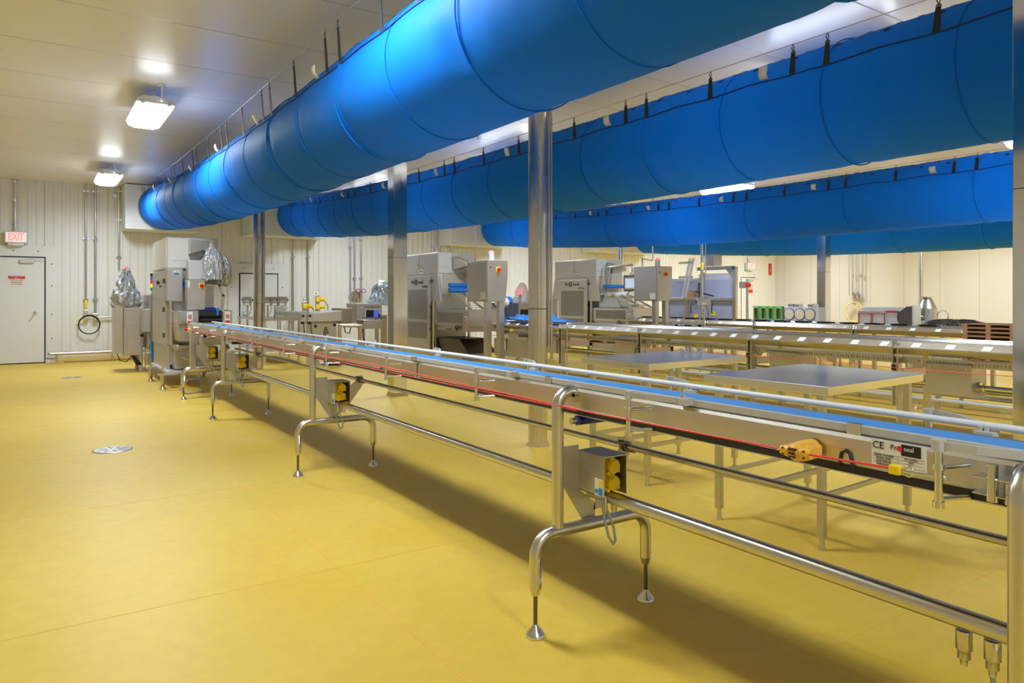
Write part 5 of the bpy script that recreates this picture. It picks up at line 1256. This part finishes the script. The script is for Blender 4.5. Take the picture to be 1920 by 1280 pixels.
bluesheet(YX(1062, 7.1), YX(1006, 7.1), 6.99, 7.35, 'crumpled blue plastic sheet on the tray conveyor, right of the round column', 2)
bluesheet(YX(1000, 7.1), YX(958, 7.1), 6.99, 7.35, 'crumpled blue plastic sheet on the tray conveyor, left of the round column', 8)
yy = 10.95
t = thing('film_bundle', (7.1, 10.8, .90), 'cream and bright blue plastic bundle hanging beside the line 4 control cabinet legs', 'plastic bundle')
fx_ = XY(941, 10.8)
crumple('cream_wrap', (fx_, 10.8, 1.18), [(.06, 0), (.12, .04), (.13, .10), (.08, .16), (.02, .17)], cream, None, None, .02, seed=4, parent=t)
crumple('blue_wrap', (fx_+.13, 10.8, 1.23), [(.05, 0), (.08, .04), (.07, .10), (.03, .14)], bluep, None, None, .03, seed=6, parent=t)
MB().tube([(fx_+.0, 10.8, 1.20), (fx_+.01, 10.8, 1.05), (fx_+.06, 10.8, .90)], .045, 10).build('blue_sleeve', bluep, t)
# small machine with bagged red beacon between line 4 cabinet and round column
t = thing('outfeed_cabinet', (8.8, 12.8, 0), 'low stainless cabinet with a sloping top, left of the nearest round column', 'cabinet')
y_ = 12.6; xa, xb = XY(972, y_), XY(1012, y_)
MB().prism([(xa, .5), (xb+.5, .5), (xb+.5, ZZ(560, xb, y_)), (xa+.05, ZZ(570, xa, y_)), (xa, ZZ(577, xa, y_))], 'y', y_, y_+.7).build('housing', panel, t, bev=.006)
B(xa+.05, xb, y_-.006, y_, ZZ(590, xa, y_), ZZ(580, xa, y_)).build('opening', blackm, t)
B(XY(950, y_), xa, y_, y_+.6, ZZ(600, xa, y_), ZZ(568, xa, y_)).build('dark_screen', mat('slate_blue', (.10, .12, .20), .4), t)
for x_ in (xa+.05, xb+.4): B(x_, x_+.05, y_+.1, y_+.15, 0, .5).build('leg', steel, t)
bx_ = XY(975, 12.9)
pb = thing('stop_beacon', (bx_, 12.9, 1.25), 'red beacon inside a clear crumpled bag left of the round column', 'beacon')
MB().cyl((bx_, 12.9, 1.20), (bx_, 12.9, 1.42), .03, 12).build('stem', blackm, pb); MB().cyl((bx_, 12.9, 1.42), (bx_, 12.9, 1.53), .05, 16).build('lens', beacon, pb)
crumple('clear_bag', (bx_+.05, 12.9, 1.20), [(.26, 0), (.24, .06), (.15, .14), (.13, .26), (.11, .36), (.05, .46), (.01, .48)], polyc, None, None, .035, seed=11, parent=pb)
# end unit of B with pneumatics
with at((6.95, 10.2, 0)):
    t = thing('air_regulator', (0, 0, .5), 'air regulator assembly with red gauge under the left end of the tray conveyor', 'regulator')
    MB().box(.02, .06, -.7, .75, .32, .62).build('mounting_plate', panel, t, bev=.004)
    MB().cyl((-.02, .48, .76), (.03, .48, .76), .035, 16).build('gauge', redm, t); MB().cyl((-.01, .46, .45), (-.01, .46, .66), .028, 12).cyl((-.01, .36, .42), (-.01, .36, .68), .028, 12).box(-.04, .03, .30, .52, .64, .70).build('filter_bowl', cream, t)
    MB().cyl((-.03, .15, .78), (.02, .15, .78), .025, 12).build('yellow_button', yel, t)
    MB().tube([(-.02, .5, .66), (-.04, .52, .5), (-.02, .5, .3), (.0, .45, .03)], .008, 8).build('hose', blackm, t)
    B(-.03, .04, -.5, -.1, .68, .73).build('valve_manifold', dsteel, t, bev=.004)

print('objects', len(bpy.data.objects), 'top', len([o for o in bpy.data.objects if not o.parent]))
